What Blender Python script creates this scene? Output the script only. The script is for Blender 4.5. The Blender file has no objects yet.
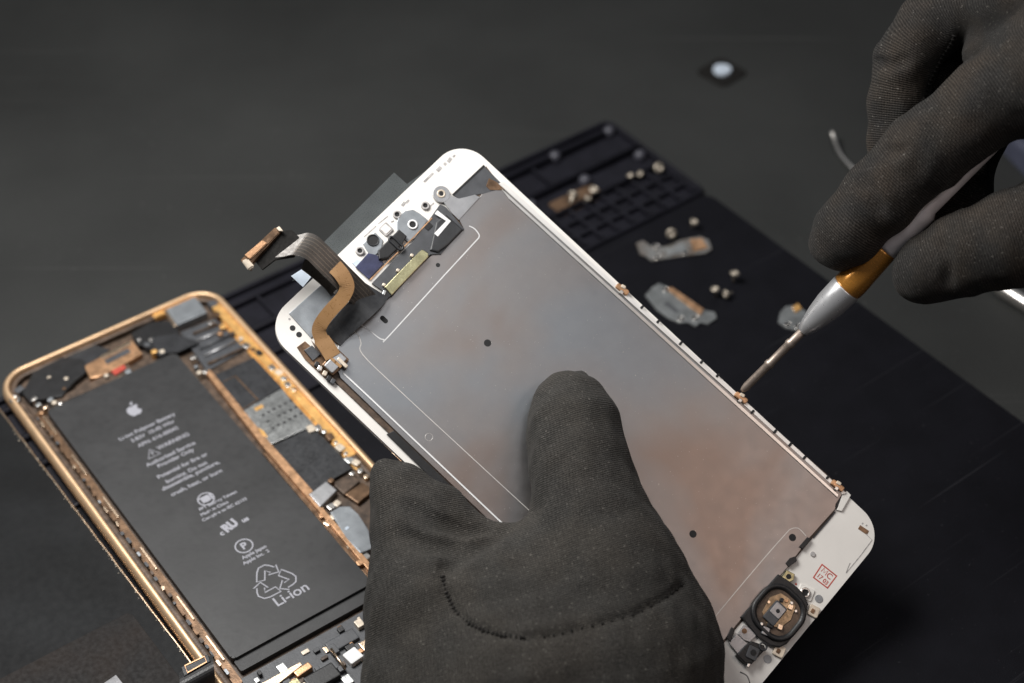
import bpy, bmesh, math, random
import numpy as np
from mathutils import Vector, Matrix
random.seed(4)
S = bpy.context.scene
S.unit_settings.system = 'METRIC'; S.unit_settings.scale_length = 0.01      # one unit is one centimetre
COL = S.collection
PI = math.pi

# ------------------------------------------------------------------ camera
FPX, DIST, TILT = 1700.0, 55.775, math.radians(47.176)
ct, st = math.cos(TILT), math.sin(TILT)
CAM = Vector((0, -st*DIST, ct*DIST))
AX, AY, AZ = Vector((1, 0, 0)), Vector((0, ct, st)), Vector((0, -st, ct))
cam = bpy.data.objects.new('camera', bpy.data.cameras.new('camera')); COL.objects.link(cam)
cam.location = CAM; cam.rotation_euler = (TILT, 0, 0)
cam.data.sensor_width = 36; cam.data.lens = FPX/1024*36
cam.data.clip_start = 1; cam.data.clip_end = 1000
cam.data.dof.use_dof = True; cam.data.dof.focus_distance = 45.0; cam.data.dof.aperture_fstop = 0.088
cam.data.dof.aperture_blades = 7
S.camera = cam

def ray(x, y):
    return AX*((x-512)/FPX) + AY*((341.5-y)/FPX) - AZ
def deep(x, y, d):                     # a point at depth d seen at a place of the photo
    return CAM + ray(x, y)*d
def tab(x, y, z=0.0):
    d = ray(x, y); return CAM + d*((z-CAM.z)/d.z)
# frame of the opened display, held in the hand
MD = Matrix(((0.65826925, -0.72857581, 0.18936445, 1.81027772),
             (0.70286433, 0.5047768, -0.50118072, -9.39525631),
             (0.26956136, 0.46300937, 0.84436899, 5.4511646), (0, 0, 0, 1)))
DN = Vector((MD[0][2], MD[1][2], MD[2][2])); DO = MD.translation
def dp(x, y, h=0.0):                   # world point on the plane h above the back of the display
    d = ray(x, y); o = DO + DN*h
    return CAM + d*((o-CAM).dot(DN)/d.dot(DN))
def depth_of(p): return -(p-CAM).dot(AZ)
MDi = MD.inverted()
def dl(x, y, h=0.0):
    q = MDi @ dp(x, y, h); return (q.x, q.y)
TH = 0.631
MB = Matrix.Translation((-16.402, -2.393, 0.12)) @ Matrix.Rotation(TH, 4, 'Z')
MBi = MB.inverted()
def bl(x, y, z=0.45):
    q = MBi @ tab(x, y, z+0.12); return (q.x, q.y)

# ------------------------------------------------------------------ materials
def mat(name, col, rough=0.5, metal=0.0, var=0.12, vscale=3.0, bump=0.0, bscale=30.0, rvar=0.1, col2=None, coat=0.0, spec=0.5, alpha=1.0, trans=0.0, stretch=(1, 1, 1)):
    m = bpy.data.materials.new(name); m.use_nodes = True
    nt = m.node_tree; N = nt.nodes; Lk = nt.links
    b = N['Principled BSDF']
    b.inputs['Metallic'].default_value = metal
    b.inputs['Specular IOR Level'].default_value = spec
    b.inputs['Coat Weight'].default_value = coat
    b.inputs['Alpha'].default_value = alpha
    b.inputs['Transmission Weight'].default_value = trans
    tc = N.new('ShaderNodeTexCoord'); mp = N.new('ShaderNodeMapping'); mp.inputs['Scale'].default_value = stretch
    Lk.new(tc.outputs['Object'], mp.inputs['Vector'])
    n1 = N.new('ShaderNodeTexNoise'); n1.inputs['Scale'].default_value = vscale; n1.inputs['Detail'].default_value = 6
    Lk.new(mp.outputs[0], n1.inputs['Vector'])
    mx = N.new('ShaderNodeMix'); mx.data_type = 'RGBA'
    c2 = col2 or tuple(max(0, c*(1-var*2)) for c in col)
    c1 = col if col2 else tuple(min(1, c*(1+var)) for c in col)
    mx.inputs[6].default_value = (*c1, 1); mx.inputs[7].default_value = (*c2, 1)
    rp = N.new('ShaderNodeMapRange'); rp.inputs[1].default_value = 0.32; rp.inputs[2].default_value = 0.68
    Lk.new(n1.outputs[0], rp.inputs[0]); Lk.new(rp.outputs[0], mx.inputs[0]); Lk.new(mx.outputs[2], b.inputs['Base Color'])
    n2 = N.new('ShaderNodeTexNoise'); n2.inputs['Scale'].default_value = bscale; n2.inputs['Detail'].default_value = 4
    Lk.new(mp.outputs[0], n2.inputs['Vector'])
    rr = N.new('ShaderNodeMapRange'); rr.inputs[1].default_value = 0.3; rr.inputs[2].default_value = 0.7
    rr.inputs[3].default_value = max(0.02, rough-rvar); rr.inputs[4].default_value = min(1, rough+rvar)
    Lk.new(n2.outputs[0], rr.inputs[0]); Lk.new(rr.outputs[0], b.inputs['Roughness'])
    if bump:
        bp = N.new('ShaderNodeBump'); bp.inputs['Strength'].default_value = 1; bp.inputs['Distance'].default_value = bump
        Lk.new(n2.outputs[0], bp.inputs['Height']); Lk.new(bp.outputs[0], b.inputs['Normal'])
    return m

M = {}
M['table'] = mat('slate_table', (0.028, 0.029, 0.028), 0.66, 0, 0.14, 0.12, 0.01, 9, 0.08, spec=0.35)
def scuffed(m, col, lo_, hi_, sc=1.0):
    nt = m.node_tree; N = nt.nodes; Lk = nt.links; b = N['Principled BSDF']; src = b.inputs['Base Color'].links[0].from_socket
    tc = N.new('ShaderNodeTexCoord')
    def lay(scale, stretch, rot, a, c):
        mp = N.new('ShaderNodeMapping'); mp.inputs['Scale'].default_value = stretch; mp.inputs['Rotation'].default_value = (0, 0, rot); Lk.new(tc.outputs['Object'], mp.inputs[0])
        n = N.new('ShaderNodeTexNoise'); n.inputs['Scale'].default_value = scale; n.inputs['Detail'].default_value = 2; Lk.new(mp.outputs[0], n.inputs['Vector'])
        r_ = N.new('ShaderNodeMapRange'); r_.inputs[1].default_value = a; r_.inputs[2].default_value = c; Lk.new(n.outputs[0], r_.inputs[0]); return r_
    l1 = lay(5*sc, (1, 1, 1), 0, lo_, hi_); l2 = lay(1.2*sc, (.06, 4, 1), .9, lo_-.01, hi_+.05); l3 = lay(1.3*sc, (.05, 4, 1), -.6, lo_, hi_+.05)
    s1 = N.new('ShaderNodeMath'); s1.operation = 'ADD'; Lk.new(l1.outputs[0], s1.inputs[0]); Lk.new(l2.outputs[0], s1.inputs[1])
    s2 = N.new('ShaderNodeMath'); s2.operation = 'ADD'; s2.use_clamp = True; Lk.new(s1.outputs[0], s2.inputs[0]); Lk.new(l3.outputs[0], s2.inputs[1])
    s3 = N.new('ShaderNodeMath'); s3.operation = 'MULTIPLY'; s3.inputs[1].default_value = .6; Lk.new(s2.outputs[0], s3.inputs[0])
    mx = N.new('ShaderNodeMix'); mx.data_type = 'RGBA'; mx.inputs[7].default_value = (*col, 1); Lk.new(src, mx.inputs[6]); Lk.new(s3.outputs[0], mx.inputs[0]); Lk.new(mx.outputs[2], b.inputs['Base Color'])
scuffed(M['table'], (.06, .06, .058), .69, .75)
M['pad'] = mat('navy_rubber', (0.0058, 0.0058, 0.0083), 0.6, 0, 0.1, 0.8, 0.006, 25, 0.06, spec=0.12)
scuffed(M['pad'], (.035, .035, .04), .7, .76, 1.6)
M['tray'] = mat('tray_rubber', (0.010, 0.0098, 0.0145), 0.5, 0, 0.15, 1.5, 0.006, 20, 0.08, spec=0.2)
M['knob'] = mat('milky_knob', (0.06, 0.06, 0.075), 0.4, 0, 0.15, 4)
M['gold'] = mat('gold_anodised', (0.95, 0.645, 0.39), 0.42, 0.7, 0.06, 1.6, 0.003, 60, 0.08)
M['golddeep'] = mat('amber_gold_lit', (0.95, 0.52, 0.18), 0.4, 0.55, 0.15, 4, 0.006, 25, 0.1)  # amber deepened to carry the warm glow of the frame's inner wall
M['goldpale'] = mat('pale_gold', (0.85, 0.66, 0.48), 0.3, 1.0, 0.1, 5)
M['battery'] = mat('battery_wrap', (0.036, 0.036, 0.037), 0.46, 0, 0.1, 0.7, 0.002, 5, 0.06, spec=0.4)
M['batseam'] = mat('battery_fold', (0.03, 0.03, 0.031), 0.55, 0, 0.1, 3)
M['print'] = mat('grey_print', (0.36, 0.36, 0.4), 0.6, 0, 0.05, 20)
M['blk'] = mat('black_plastic', (0.012, 0.012, 0.013), 0.45, 0, 0.2, 5, 0.004, 30, 0.1)
M['blkg'] = mat('black_shield_film', (0.03, 0.031, 0.034), 0.42, 0, 0.15, 2, 0.004, 10, 0.1)
M['dgrey'] = mat('dark_grey_plastic', (0.07, 0.073, 0.08), 0.45, 0, 0.12, 3, 0.004, 25)
M['grey'] = mat('blue_grey_metal', (0.3, 0.32, 0.34), 0.45, 0.6, 0.1, 2.5, 0.003, 25)
M['silver'] = mat('shield_can', (0.55, 0.56, 0.55), 0.35, 1.0, 0.12, 3, 0.003, 20)
M['steel'] = mat('bright_steel', (0.74, 0.71, 0.67), 0.3, 1.0, 0.04, 2, rvar=.02)
M['copper'] = mat('copper_flex', (0.62, 0.36, 0.2), 0.4, 0.7, 0.2, 4, 0.004, 20)
M['bronze'] = mat('bronze_brown', (0.2, 0.12, 0.07), 0.4, 0.6, 0.25, 4, 0.004, 20)
M['brown'] = mat('brown_resin', (0.1, 0.066, 0.045), 0.5, 0.1, 0.3, 4, 0.006, 20)
M['cream'] = mat('cream_part', (0.72, 0.62, 0.5), 0.4, 0.2, 0.1, 6)
M['red'] = mat('red_tab', (0.5, 0.07, 0.045), 0.5, 0, 0.1, 6)
M['white'] = mat('white_bezel', (0.84, 0.81, 0.765), 0.42, 0, 0.025, 0.8, 0.0006, 10, 0.05)
M['whiteline'] = mat('white_mark', (0.82, 0.82, 0.82), 0.5, 0, 0.02, 4)
M['edge'] = mat('bezel_edge', (0.8, 0.78, 0.75), 0.3, 0.3, 0.03, 1, rvar=.02)
M['glass'] = mat('black_front_glass', (0.02, 0.02, 0.022), 0.1, 0, 0.05, 2, coat=0.6)
M['scratchgrey'] = mat('grey_scuff', (0.45, 0.43, 0.42), 0.6, 0, 0.2, 10)
M['olive'] = mat('brass_can', (0.4, 0.37, 0.22), 0.32, 1.0, 0.12, 3, 0.003, 14)
M['tabgrey'] = mat('zinc_tab', (0.42, 0.42, 0.43), 0.42, 0.85, 0.08, 2.5, 0.002, 30)
M['buttonfoil'] = mat('aged_foil', (0.34, 0.25, 0.16), 0.35, .9, 0.2, 3)
M['navy'] = mat('navy_sticker', (0.03, 0.034, 0.085), 0.4, 0, 0.2, 4, 0.004, 20)
M['bluewhite'] = mat('blue_white_tape', (0.6, 0.68, 0.78), 0.4, 0, 0.05, 4)
M['film'] = mat('smoky_film', (0.05, 0.057, 0.057), 0.3, 0, 0.08, 2, spec=0.5)
M['flex'] = mat('dark_flex', (0.075, 0.066, 0.058), 0.34, 0.25, 0.12, 2, 0.003, 12)
M['flexline'] = mat('flex_trace', (0.17, 0.145, 0.12), 0.32, 0.5, 0.1, 2)
M['orange'] = mat('orange_flex', (0.4, 0.23, 0.105), 0.34, 0.25, 0.14, 1.2, 0.001, 14, col2=(0.3, 0.165, 0.07))
M['stamp'] = mat('red_stamp_ink', (0.55, 0.1, 0.075), 0.6, 0, 0.12, 12)
M['line'] = mat('engraved_line', (0.7, 0.7, 0.7), 0.4, 0.1, 0.05, 4)
M['lineDim'] = mat('fold_line', (0.6, 0.57, 0.54), 0.4, 0.2, 0.05, 4)
M['hole'] = mat('dark_hole', (0.008, 0.008, 0.009), 0.6, 0, 0.1, 6)
M['dust'] = mat('adhesive_residue', (0.42, 0.37, 0.3), 0.5, 0.3, 0.4, 14, 0.01, 30)
M['backpanel'] = mat('black_panel_film', (0.0105, 0.0112, 0.0122), 0.6, 0, 0.2, 0.4, 0.001, 4, 0.06, spec=0.15)
M['backpanel2'] = mat('scuffed_brown_film', (0.0145, 0.0135, 0.0135), 0.55, 0, 0.25, 0.8, 0.002, 8, 0.12, col2=(0.02, 0.0155, 0.0135), spec=0.12)
M['sdsilver'] = mat('satin_aluminium', (0.74, 0.74, 0.75), 0.3, 0.7, 0.02, 1, 0, 10, 0.03)
M['sdgrip'] = mat('amber_grip', (0.6, 0.26, 0.045), 0.25, 0.5, 0.1, 1.2, 0.001, 14, 0.06, coat=.4)
M['sdhandle'] = mat('grey_handle', (0.72, 0.68, 0.69), 0.4, 0.2, 0.08, 2)
M['shaft'] = mat('worn_shaft', (0.4, 0.33, 0.28), 0.45, 0.7, 0.08, 3, 0.001, 20)
M['bluepl'] = mat('blue_grey_plastic', (0.07, 0.075, 0.11), 0.4, 0, 0.1, 2)
M['bracket'] = mat('zinc_bracket', (0.4, 0.4, 0.385), 0.34, 0.9, 0.15, 2, 0.001, 10, 0.1, col2=(0.27, 0.22, 0.18))
M['bracket2'] = mat('frosted_bracket', (0.33, 0.34, 0.335), 0.36, 0.85, 0.15, 2, 0.001, 12, 0.1)
M['screw'] = mat('screw_steel', (0.5, 0.44, 0.36), 0.4, 0.6, 0.12, 12)

def plate_material():
    m = bpy.data.materials.new('shield_plate'); m.use_nodes = True
    nt = m.node_tree; N = nt.nodes; Lk = nt.links; b = N['Principled BSDF']
    tc = N.new('ShaderNodeTexCoord')
    b.inputs['Metallic'].default_value = 1.0
    n = N.new('ShaderNodeTexNoise'); n.inputs['Scale'].default_value = 0.17; n.inputs['Detail'].default_value = 3; n.inputs['Distortion'].default_value = 0.6
    Lk.new(tc.outputs['Object'], n.inputs['Vector'])
    cr = N.new('ShaderNodeValToRGB'); e = cr.color_ramp.elements
    e[0].position = 0.36; e[0].color = (0.3, 0.316, 0.334, 1); e[1].position = 0.64; e[1].color = (0.305, 0.243, 0.212, 1)
    x = cr.color_ramp.elements.new(0.5); x.color = (0.32, 0.302, 0.295, 1)
    Lk.new(n.outputs[0], cr.inputs[0])
    # fine mottling
    n2 = N.new('ShaderNodeTexNoise'); n2.inputs['Scale'].default_value = 2.6; n2.inputs['Detail'].default_value = 8; n2.inputs['Roughness'].default_value = 0.6
    Lk.new(tc.outputs['Object'], n2.inputs['Vector'])
    mr = N.new('ShaderNodeMapRange'); mr.inputs[1].default_value = 0.3; mr.inputs[2].default_value = 0.7; mr.inputs[3].default_value = 0.96; mr.inputs[4].default_value = 1.03
    Lk.new(n2.outputs[0], mr.inputs[0])
    mx = N.new('ShaderNodeVectorMath'); mx.operation = 'SCALE'
    Lk.new(cr.outputs[0], mx.inputs[0]); Lk.new(mr.outputs[0], mx.inputs['Scale'])
    # specks
    vo = N.new('ShaderNodeTexNoise'); vo.inputs['Scale'].default_value = 26; vo.inputs['Detail'].default_value = 2
    Lk.new(tc.outputs['Object'], vo.inputs['Vector'])
    sp = N.new('ShaderNodeMapRange'); sp.inputs[1].default_value = 0.74; sp.inputs[2].default_value = 0.8
    Lk.new(vo.outputs[0], sp.inputs[0])
    m2 = N.new('ShaderNodeMix'); m2.data_type = 'RGBA'; m2.inputs[7].default_value = (0.8, 0.75, 0.7, 1)
    Lk.new(sp.outputs[0], m2.inputs[0]); Lk.new(mx.outputs[0], m2.inputs[6]); Lk.new(m2.outputs[2], b.inputs['Base Color'])
    r = N.new('ShaderNodeMapRange'); r.inputs[1].default_value = 0.3; r.inputs[2].default_value = 0.7; r.inputs[3].default_value = 0.34; r.inputs[4].default_value = 0.42
    Lk.new(n2.outputs[0], r.inputs[0]); Lk.new(r.outputs[0], b.inputs['Roughness'])
    n3 = N.new('ShaderNodeTexNoise'); n3.inputs['Scale'].default_value = 1.1; n3.inputs['Detail'].default_value = 5
    Lk.new(tc.outputs['Object'], n3.inputs['Vector'])
    bp = N.new('ShaderNodeBump'); bp.inputs['Strength'].default_value = 1; bp.inputs['Distance'].default_value = 0.007
    Lk.new(n3.outputs[0], bp.inputs['Height']); Lk.new(bp.outputs[0], b.inputs['Normal'])
    return m
M['plate'] = plate_material()

def glove_material(name, base, warm, pitch=0.054):
    m = bpy.data.materials.new(name); m.use_nodes = True
    nt = m.node_tree; N = nt.nodes; Lk = nt.links; b = N['Principled BSDF']
    b.inputs['Specular IOR Level'].default_value = 0.2; b.inputs['Roughness'].default_value = 0.8
    b.inputs['Sheen Weight'].default_value = 0.05; b.inputs['Sheen Roughness'].default_value = 0.4
    tc = N.new('ShaderNodeTexCoord')
    at = N.new('ShaderNodeAttribute'); at.attribute_name = 'rib'
    at2 = N.new('ShaderNodeAttribute'); at2.attribute_name = 'around'
    nz = N.new('ShaderNodeTexNoise'); nz.inputs['Scale'].default_value = 3; Lk.new(tc.outputs['Object'], nz.inputs['Vector'])
    def wave(a, p, wob):
        s1 = N.new('ShaderNodeMath'); s1.operation = 'MULTIPLY_ADD'; s1.inputs[1].default_value = wob; Lk.new(nz.outputs[0], s1.inputs[0]); Lk.new(a.outputs['Fac'], s1.inputs[2])
        s2 = N.new('ShaderNodeMath'); s2.operation = 'MULTIPLY'; s2.inputs[1].default_value = 2*PI/p; Lk.new(s1.outputs[0], s2.inputs[0])
        s3 = N.new('ShaderNodeMath'); s3.operation = 'SINE'; Lk.new(s2.outputs[0], s3.inputs[0]); return s3
    w1 = wave(at, pitch, 0.035); w2 = wave(at2, pitch*0.9, 0.03)
    ad = N.new('ShaderNodeMath'); ad.operation = 'MULTIPLY_ADD'; ad.inputs[1].default_value = 0.3; Lk.new(w2.outputs[0], ad.inputs[0]); Lk.new(w1.outputs[0], ad.inputs[2])
    # colour: base darker in the knit's grooves, paler fuzz noise
    n2 = N.new('ShaderNodeTexNoise'); n2.inputs['Scale'].default_value = 16; n2.inputs['Detail'].default_value = 5; n2.inputs['Roughness'].default_value = 0.75
    Lk.new(tc.outputs['Object'], n2.inputs['Vector'])
    n4 = N.new('ShaderNodeTexNoise'); n4.inputs['Scale'].default_value = 0.7; n4.inputs['Detail'].default_value = 3
    Lk.new(tc.outputs['Object'], n4.inputs['Vector'])
    mixw = N.new('ShaderNodeMix'); mixw.data_type = 'RGBA'; mixw.inputs[6].default_value = (*base, 1); mixw.inputs[7].default_value = (*warm, 1)
    r4 = N.new('ShaderNodeMapRange'); r4.inputs[1].default_value = 0.4; r4.inputs[2].default_value = 0.65; Lk.new(n4.outputs[0], r4.inputs[0]); Lk.new(r4.outputs[0], mixw.inputs[0])
    k1 = N.new('ShaderNodeMapRange'); k1.inputs[1].default_value = -1.2; k1.inputs[2].default_value = 1.2; k1.inputs[3].default_value = 0.45; k1.inputs[4].default_value = 1.45; Lk.new(ad.outputs[0], k1.inputs[0])
    k2 = N.new('ShaderNodeMapRange'); k2.inputs[1].default_value = 0.3; k2.inputs[2].default_value = 0.7; k2.inputs[3].default_value = 0.5; k2.inputs[4].default_value = 1.6; Lk.new(n2.outputs[0], k2.inputs[0])
    k3 = N.new('ShaderNodeMath'); k3.operation = 'MULTIPLY'; Lk.new(k1.outputs[0], k3.inputs[0]); Lk.new(k2.outputs[0], k3.inputs[1])
    sc = N.new('ShaderNodeVectorMath'); sc.operation = 'SCALE'; Lk.new(mixw.outputs[2], sc.inputs[0]); Lk.new(k3.outputs[0], sc.inputs['Scale'])
    # lint
    n3 = N.new('ShaderNodeTexNoise'); n3.inputs['Scale'].default_value = 17; n3.inputs['Detail'].default_value = 3
    Lk.new(tc.outputs['Object'], n3.inputs['Vector'])
    r3 = N.new('ShaderNodeMapRange'); r3.inputs[1].default_value = 0.64; r3.inputs[2].default_value = 0.76; r3.inputs[4].default_value = 0.5; Lk.new(n3.outputs[0], r3.inputs[0])
    m2 = N.new('ShaderNodeMix'); m2.data_type = 'RGBA'; m2.inputs[7].default_value = (0.3, 0.28, 0.25, 1)
    Lk.new(r3.outputs[0], m2.inputs[0]); Lk.new(sc.outputs[0], m2.inputs[6]); Lk.new(m2.outputs[2], b.inputs['Base Color'])
    bp = N.new('ShaderNodeBump'); bp.inputs['Strength'].default_value = 0.8; bp.inputs['Distance'].default_value = 0.008; Lk.new(ad.outputs[0], bp.inputs['Height'])
    bp2 = N.new('ShaderNodeBump'); bp2.inputs['Strength'].default_value = 0.7; bp2.inputs['Distance'].default_value = 0.03; Lk.new(n2.outputs[0], bp2.inputs['Height'])
    Lk.new(bp.outputs[0], bp2.inputs['Normal']); Lk.new(bp2.outputs[0], b.inputs['Normal'])
    return m
M['gloveL'] = glove_material('charcoal_knit', (0.037, 0.035, 0.032), (0.043, 0.039, 0.034))
M['gloveR'] = glove_material('dim_charcoal_knit', (0.023, 0.0215, 0.02), (0.036, 0.029, 0.023), 0.062)  # same glove knit, base darkened for the weaker light on this hand
M['seam'] = mat('glove_seam', (0.013, 0.012, 0.011), 0.8, 0, 0.2, 10, spec=0.2)

# ------------------------------------------------------------------ objects
def link(name, me, m, parent=None, label=None, cat=None, group=None, kind=None, loc=None, smooth=False):
    o = bpy.data.objects.new(name, me); COL.objects.link(o)
    if m: me.materials.append(m)
    if parent: o.parent = parent
    if loc: o.location = loc
    if smooth: me.shade_smooth()
    tag(o, label, cat, group, kind)
    return o
def tag(o, label=None, cat=None, group=None, kind=None):
    if label: o['label'] = label
    if cat: o['category'] = cat
    if group: o['group'] = group
    if kind: o['kind'] = kind
def thing(name, mtx, label, cat, group=None):
    o = bpy.data.objects.new(name, None); COL.objects.link(o); o.matrix_world = mtx; o.empty_display_size = 1
    tag(o, label, cat, group); return o

def bm_prism(bm, pts, z0, z1, bev=0.0, seg=2):
    a = sum(pts[i][0]*pts[(i+1) % len(pts)][1]-pts[(i+1) % len(pts)][0]*pts[i][1] for i in range(len(pts)))
    if a < 0: pts = pts[::-1]
    vb = [bm.verts.new((x, y, z0)) for x, y in pts]; vt = [bm.verts.new((x, y, z1)) for x, y in pts]
    f = bm.faces.new(vt); bm.faces.new(vb[::-1])
    n = len(pts)
    for i in range(n): bm.faces.new((vb[i], vb[(i+1) % n], vt[(i+1) % n], vt[i]))
    if bev: bmesh.ops.bevel(bm, geom=list(f.edges), offset=bev, segments=seg, profile=0.6, affect='EDGES', clamp_overlap=True)
def done(bm, name):
    me = bpy.data.meshes.new(name); bm.normal_update(); bm.to_mesh(me); bm.free(); return me
def prism(name, pts, z0, z1, m, parent, bev=0.02, label=None, **k):
    bm = bmesh.new(); bm_prism(bm, list(pts), z0, z1, bev)
    o = link(name, done(bm, name), m, parent, label, **k); return o
def rrect(w, h, r, cx=0, cy=0, rot=0, n=6):
    out = []; r = min(r, w/2-1e-4, h/2-1e-4)
    for k, (sx, sy) in enumerate(((1, 1), (-1, 1), (-1, -1), (1, -1))):
        for i in range(n+1):
            a = (k+i/n)*PI/2
            out.append((sx*(w/2-r)+r*math.cos(a), sy*(h/2-r)+r*math.sin(a)))
    c, s = math.cos(rot), math.sin(rot)
    return [(cx+x*c-y*s, cy+x*s+y*c) for x, y in out]
def circ(x, y, r, n=20): return [(x+r*math.cos(2*PI*i/n), y+r*math.sin(2*PI*i/n)) for i in range(n)]
def sweep(loops, closed=True, caps=False):
    bm = bmesh.new(); R = [[bm.verts.new(p) for p in lp] for lp in loops]; n = len(R[0])
    rng = range(len(R)) if closed else range(len(R)-1)
    for a in rng:
        A, B = R[a], R[(a+1) % len(R)]
        for i in range(n): bm.faces.new((A[i], A[(i+1) % n], B[(i+1) % n], B[i]))
    if caps: bm.faces.new(R[0][::-1]); bm.faces.new(R[-1])
    bmesh.ops.recalc_face_normals(bm, faces=bm.faces[:]); return bm
def ring(name, w, h, r, prof, m, parent, cx=0, cy=0, n=10, smooth=True, rot=0):
    loops = [[(x, y, z) for x, y in rrect(w-2*i, h-2*i, max(r-i, 0.04), cx, cy, rot, n)] for i, z in prof]
    return link(name, done(sweep(loops), name), m, parent, smooth=smooth)
def tube_bm(path, r, n=8, bm=None, up=Vector((0, 0, 1)), rz=1.0):
    bm = bm or bmesh.new(); R = []
    path = [Vector(p) for p in path]
    for i, p in enumerate(path):
        t = (path[min(i+1, len(path)-1)]-path[max(i-1, 0)]).normalized()
        a = t.cross(up);  a = a.normalized() if a.length > 1e-4 else t.orthogonal().normalized()
        b = a.cross(t)
        rr = r[i] if isinstance(r, (list, tuple)) else r
        R.append([bm.verts.new(p+a*(math.cos(2*PI*k/n)*rr)+b*(math.sin(2*PI*k/n)*rr*rz)) for k in range(n)])
    for A, B in zip(R, R[1:]):
        for k in range(n): bm.faces.new((A[k], A[(k+1) % n], B[(k+1) % n], B[k]))
    bm.faces.new(R[0][::-1]); bm.faces.new(R[-1]); return bm
def tube(name, path, r, m, parent=None, n=8, rz=1.0, **k):
    bm = tube_bm(path, r, n, rz=rz); bmesh.ops.recalc_face_normals(bm, faces=bm.faces[:])
    return link(name, done(bm, name), m, parent, smooth=True, **k)
def lathe(name, prof, p0, p1, m, parent=None, n=40, **k):   # prof: (distance along, radius)
    ax = (p1-p0).normalized(); a = ax.orthogonal().normalized(); b = ax.cross(a)
    loops = [[p0+ax*t+a*(r*math.cos(2*PI*i/n))+b*(r*math.sin(2*PI*i/n)) for i in range(n)] for t, r in prof]
    return link(name, done(sweep(loops, False, True), name), m, parent, **k)
def crv(pts, n=8):                     # Catmull-Rom through 3-D points
    P = [Vector(p) for p in pts]; out = []
    for i in range(len(P)-1):
        a, b, c, d = P[max(i-1, 0)], P[i], P[i+1], P[min(i+2, len(P)-1)]
        for k in range(n):
            t = k/n
            out.append(0.5*((2*b)+(c-a)*t+(2*a-5*b+4*c-d)*t*t+(3*b-a-3*c+d)*t**3))
    out.append(P[-1]); return out
def ribbon(name, path, width, thick, m, parent, nrm=Vector((0, 0, 1)), sides=None, **k):
    """flat flexible cable: path points, width across (or explicit side vectors)"""
    P = [Vector(p) for p in path]; bm = bmesh.new(); R = []
    for i, p in enumerate(P):
        t = (P[min(i+1, len(P)-1)]-P[max(i-1, 0)]).normalized()
        s = sides[i].normalized() if sides else t.cross(nrm).normalized()
        u = s.cross(t).normalized()
        w = (width[i] if isinstance(width, (list, tuple)) else width)/2
        R.append([bm.verts.new(p+s*w+u*thick/2), bm.verts.new(p-s*w+u*thick/2), bm.verts.new(p-s*w-u*thick/2), bm.verts.new(p+s*w-u*thick/2)])
    for A, B in zip(R, R[1:]):
        for q in range(4): bm.faces.new((A[q], A[(q+1) % 4], B[(q+1) % 4], B[q]))
    bm.faces.new(R[0][::-1]); bm.faces.new(R[-1])
    bmesh.ops.recalc_face_normals(bm, faces=bm.faces[:])
    return link(name, done(bm, name), m, parent, **k)
def text(name, body, size, x, y, z, m, parent, rot=0, align='LEFT', bold=0.0, sx=1.0):
    cu = bpy.data.curves.new(name, 'FONT'); cu.body = body; cu.size = size; cu.align_x = align; cu.offset = bold
    cu.extrude = 0.0015
    t = bpy.data.objects.new(name+'_tmp', cu); COL.objects.link(t)
    bpy.context.view_layer.update()
    me = bpy.data.meshes.new_from_object(t.evaluated_get(bpy.context.evaluated_depsgraph_get()))
    bpy.data.objects.remove(t); bpy.data.curves.remove(cu)
    me.transform(Matrix.Translation((x, y, z)) @ Matrix.Rotation(rot, 4, 'Z') @ Matrix.Diagonal((sx, 1, 1, 1)))
    me.materials.clear()
    return link(name, me, m, parent)
def stroke(name, pts, w, z, m, parent, th=0.006, closed=False):
    """flat printed or engraved stroke of even width in the local plane"""
    P = [Vector((p[0], p[1], 0)) for p in pts]; n = len(P); bm = bmesh.new(); R = []
    for i in range(n):
        a = P[(i-1) % n] if closed or i else P[i]; c = P[(i+1) % n] if closed or i < n-1 else P[i]
        t = (c-a).normalized(); s = Vector((-t.y, t.x, 0))*w/2
        R.append([bm.verts.new((P[i].x+q*s.x, P[i].y+q*s.y, z+h)) for q, h in ((1, 0), (1, th), (-1, th), (-1, 0))])
    rr = list(zip(R, R[1:])) + ([(R[-1], R[0])] if closed else [])
    for A, B in rr:
        for q in range(4): bm.faces.new((A[q], A[(q+1) % 4], B[(q+1) % 4], B[q]))
    if not closed: bm.faces.new(R[0]); bm.faces.new(R[-1][::-1])
    bmesh.ops.recalc_face_normals(bm, faces=bm.faces[:])
    return link(name, done(bm, name), m, parent)

# ------------------------------------------------------------------ worktable
bm = bmesh.new(); bm_prism(bm, [(-120, -90), (120, -90), (120, 160), (-120, 160)], -3, 0, 0.2)
link('worktable', done(bm, 'worktable'), M['table'], kind='structure')

# ------------------------------------------------------------------ repair mat with tray
mo = tab(608, 123); me_ = (tab(0, 403)-mo); ang = math.atan2(-me_.y, -me_.x)      # local x runs back along the upper edge
MM = Matrix.Translation(mo) @ Matrix.Rotation(ang, 4, 'Z')
mat_t = thing('repair_mat', MM, 'black rubber repair mat with a ridged parts tray along its upper end, under the phone', 'mat')
MW, ML = 34.0, 27.0
MMi = MM.inverted()
def ml(x, y, z=0.12):
    q = MMi @ tab(x, y, z); return (q.x, q.y)
prism('flat_pad', rrect(MW, ML-5.6, 0.4, -MW/2, -5.6-(ML-5.6)/2), 0.0, 0.12, M['pad'], mat_t, 0.04)
bm = bmesh.new(); bm_prism(bm, rrect(MW, 5.6, 0.4, -MW/2, -2.8), 0.002, 0.06, 0.02)
link('tray_floor', done(bm, 'tray_floor'), M['tray'], mat_t)
ring('tray_rim', MW, 5.6, 0.4, [(0, .0), (0, .2), (.04, .24), (.14, .24), (.18, .2), (.18, .05)], M['tray'], mat_t, -MW/2, -2.8)
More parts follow.
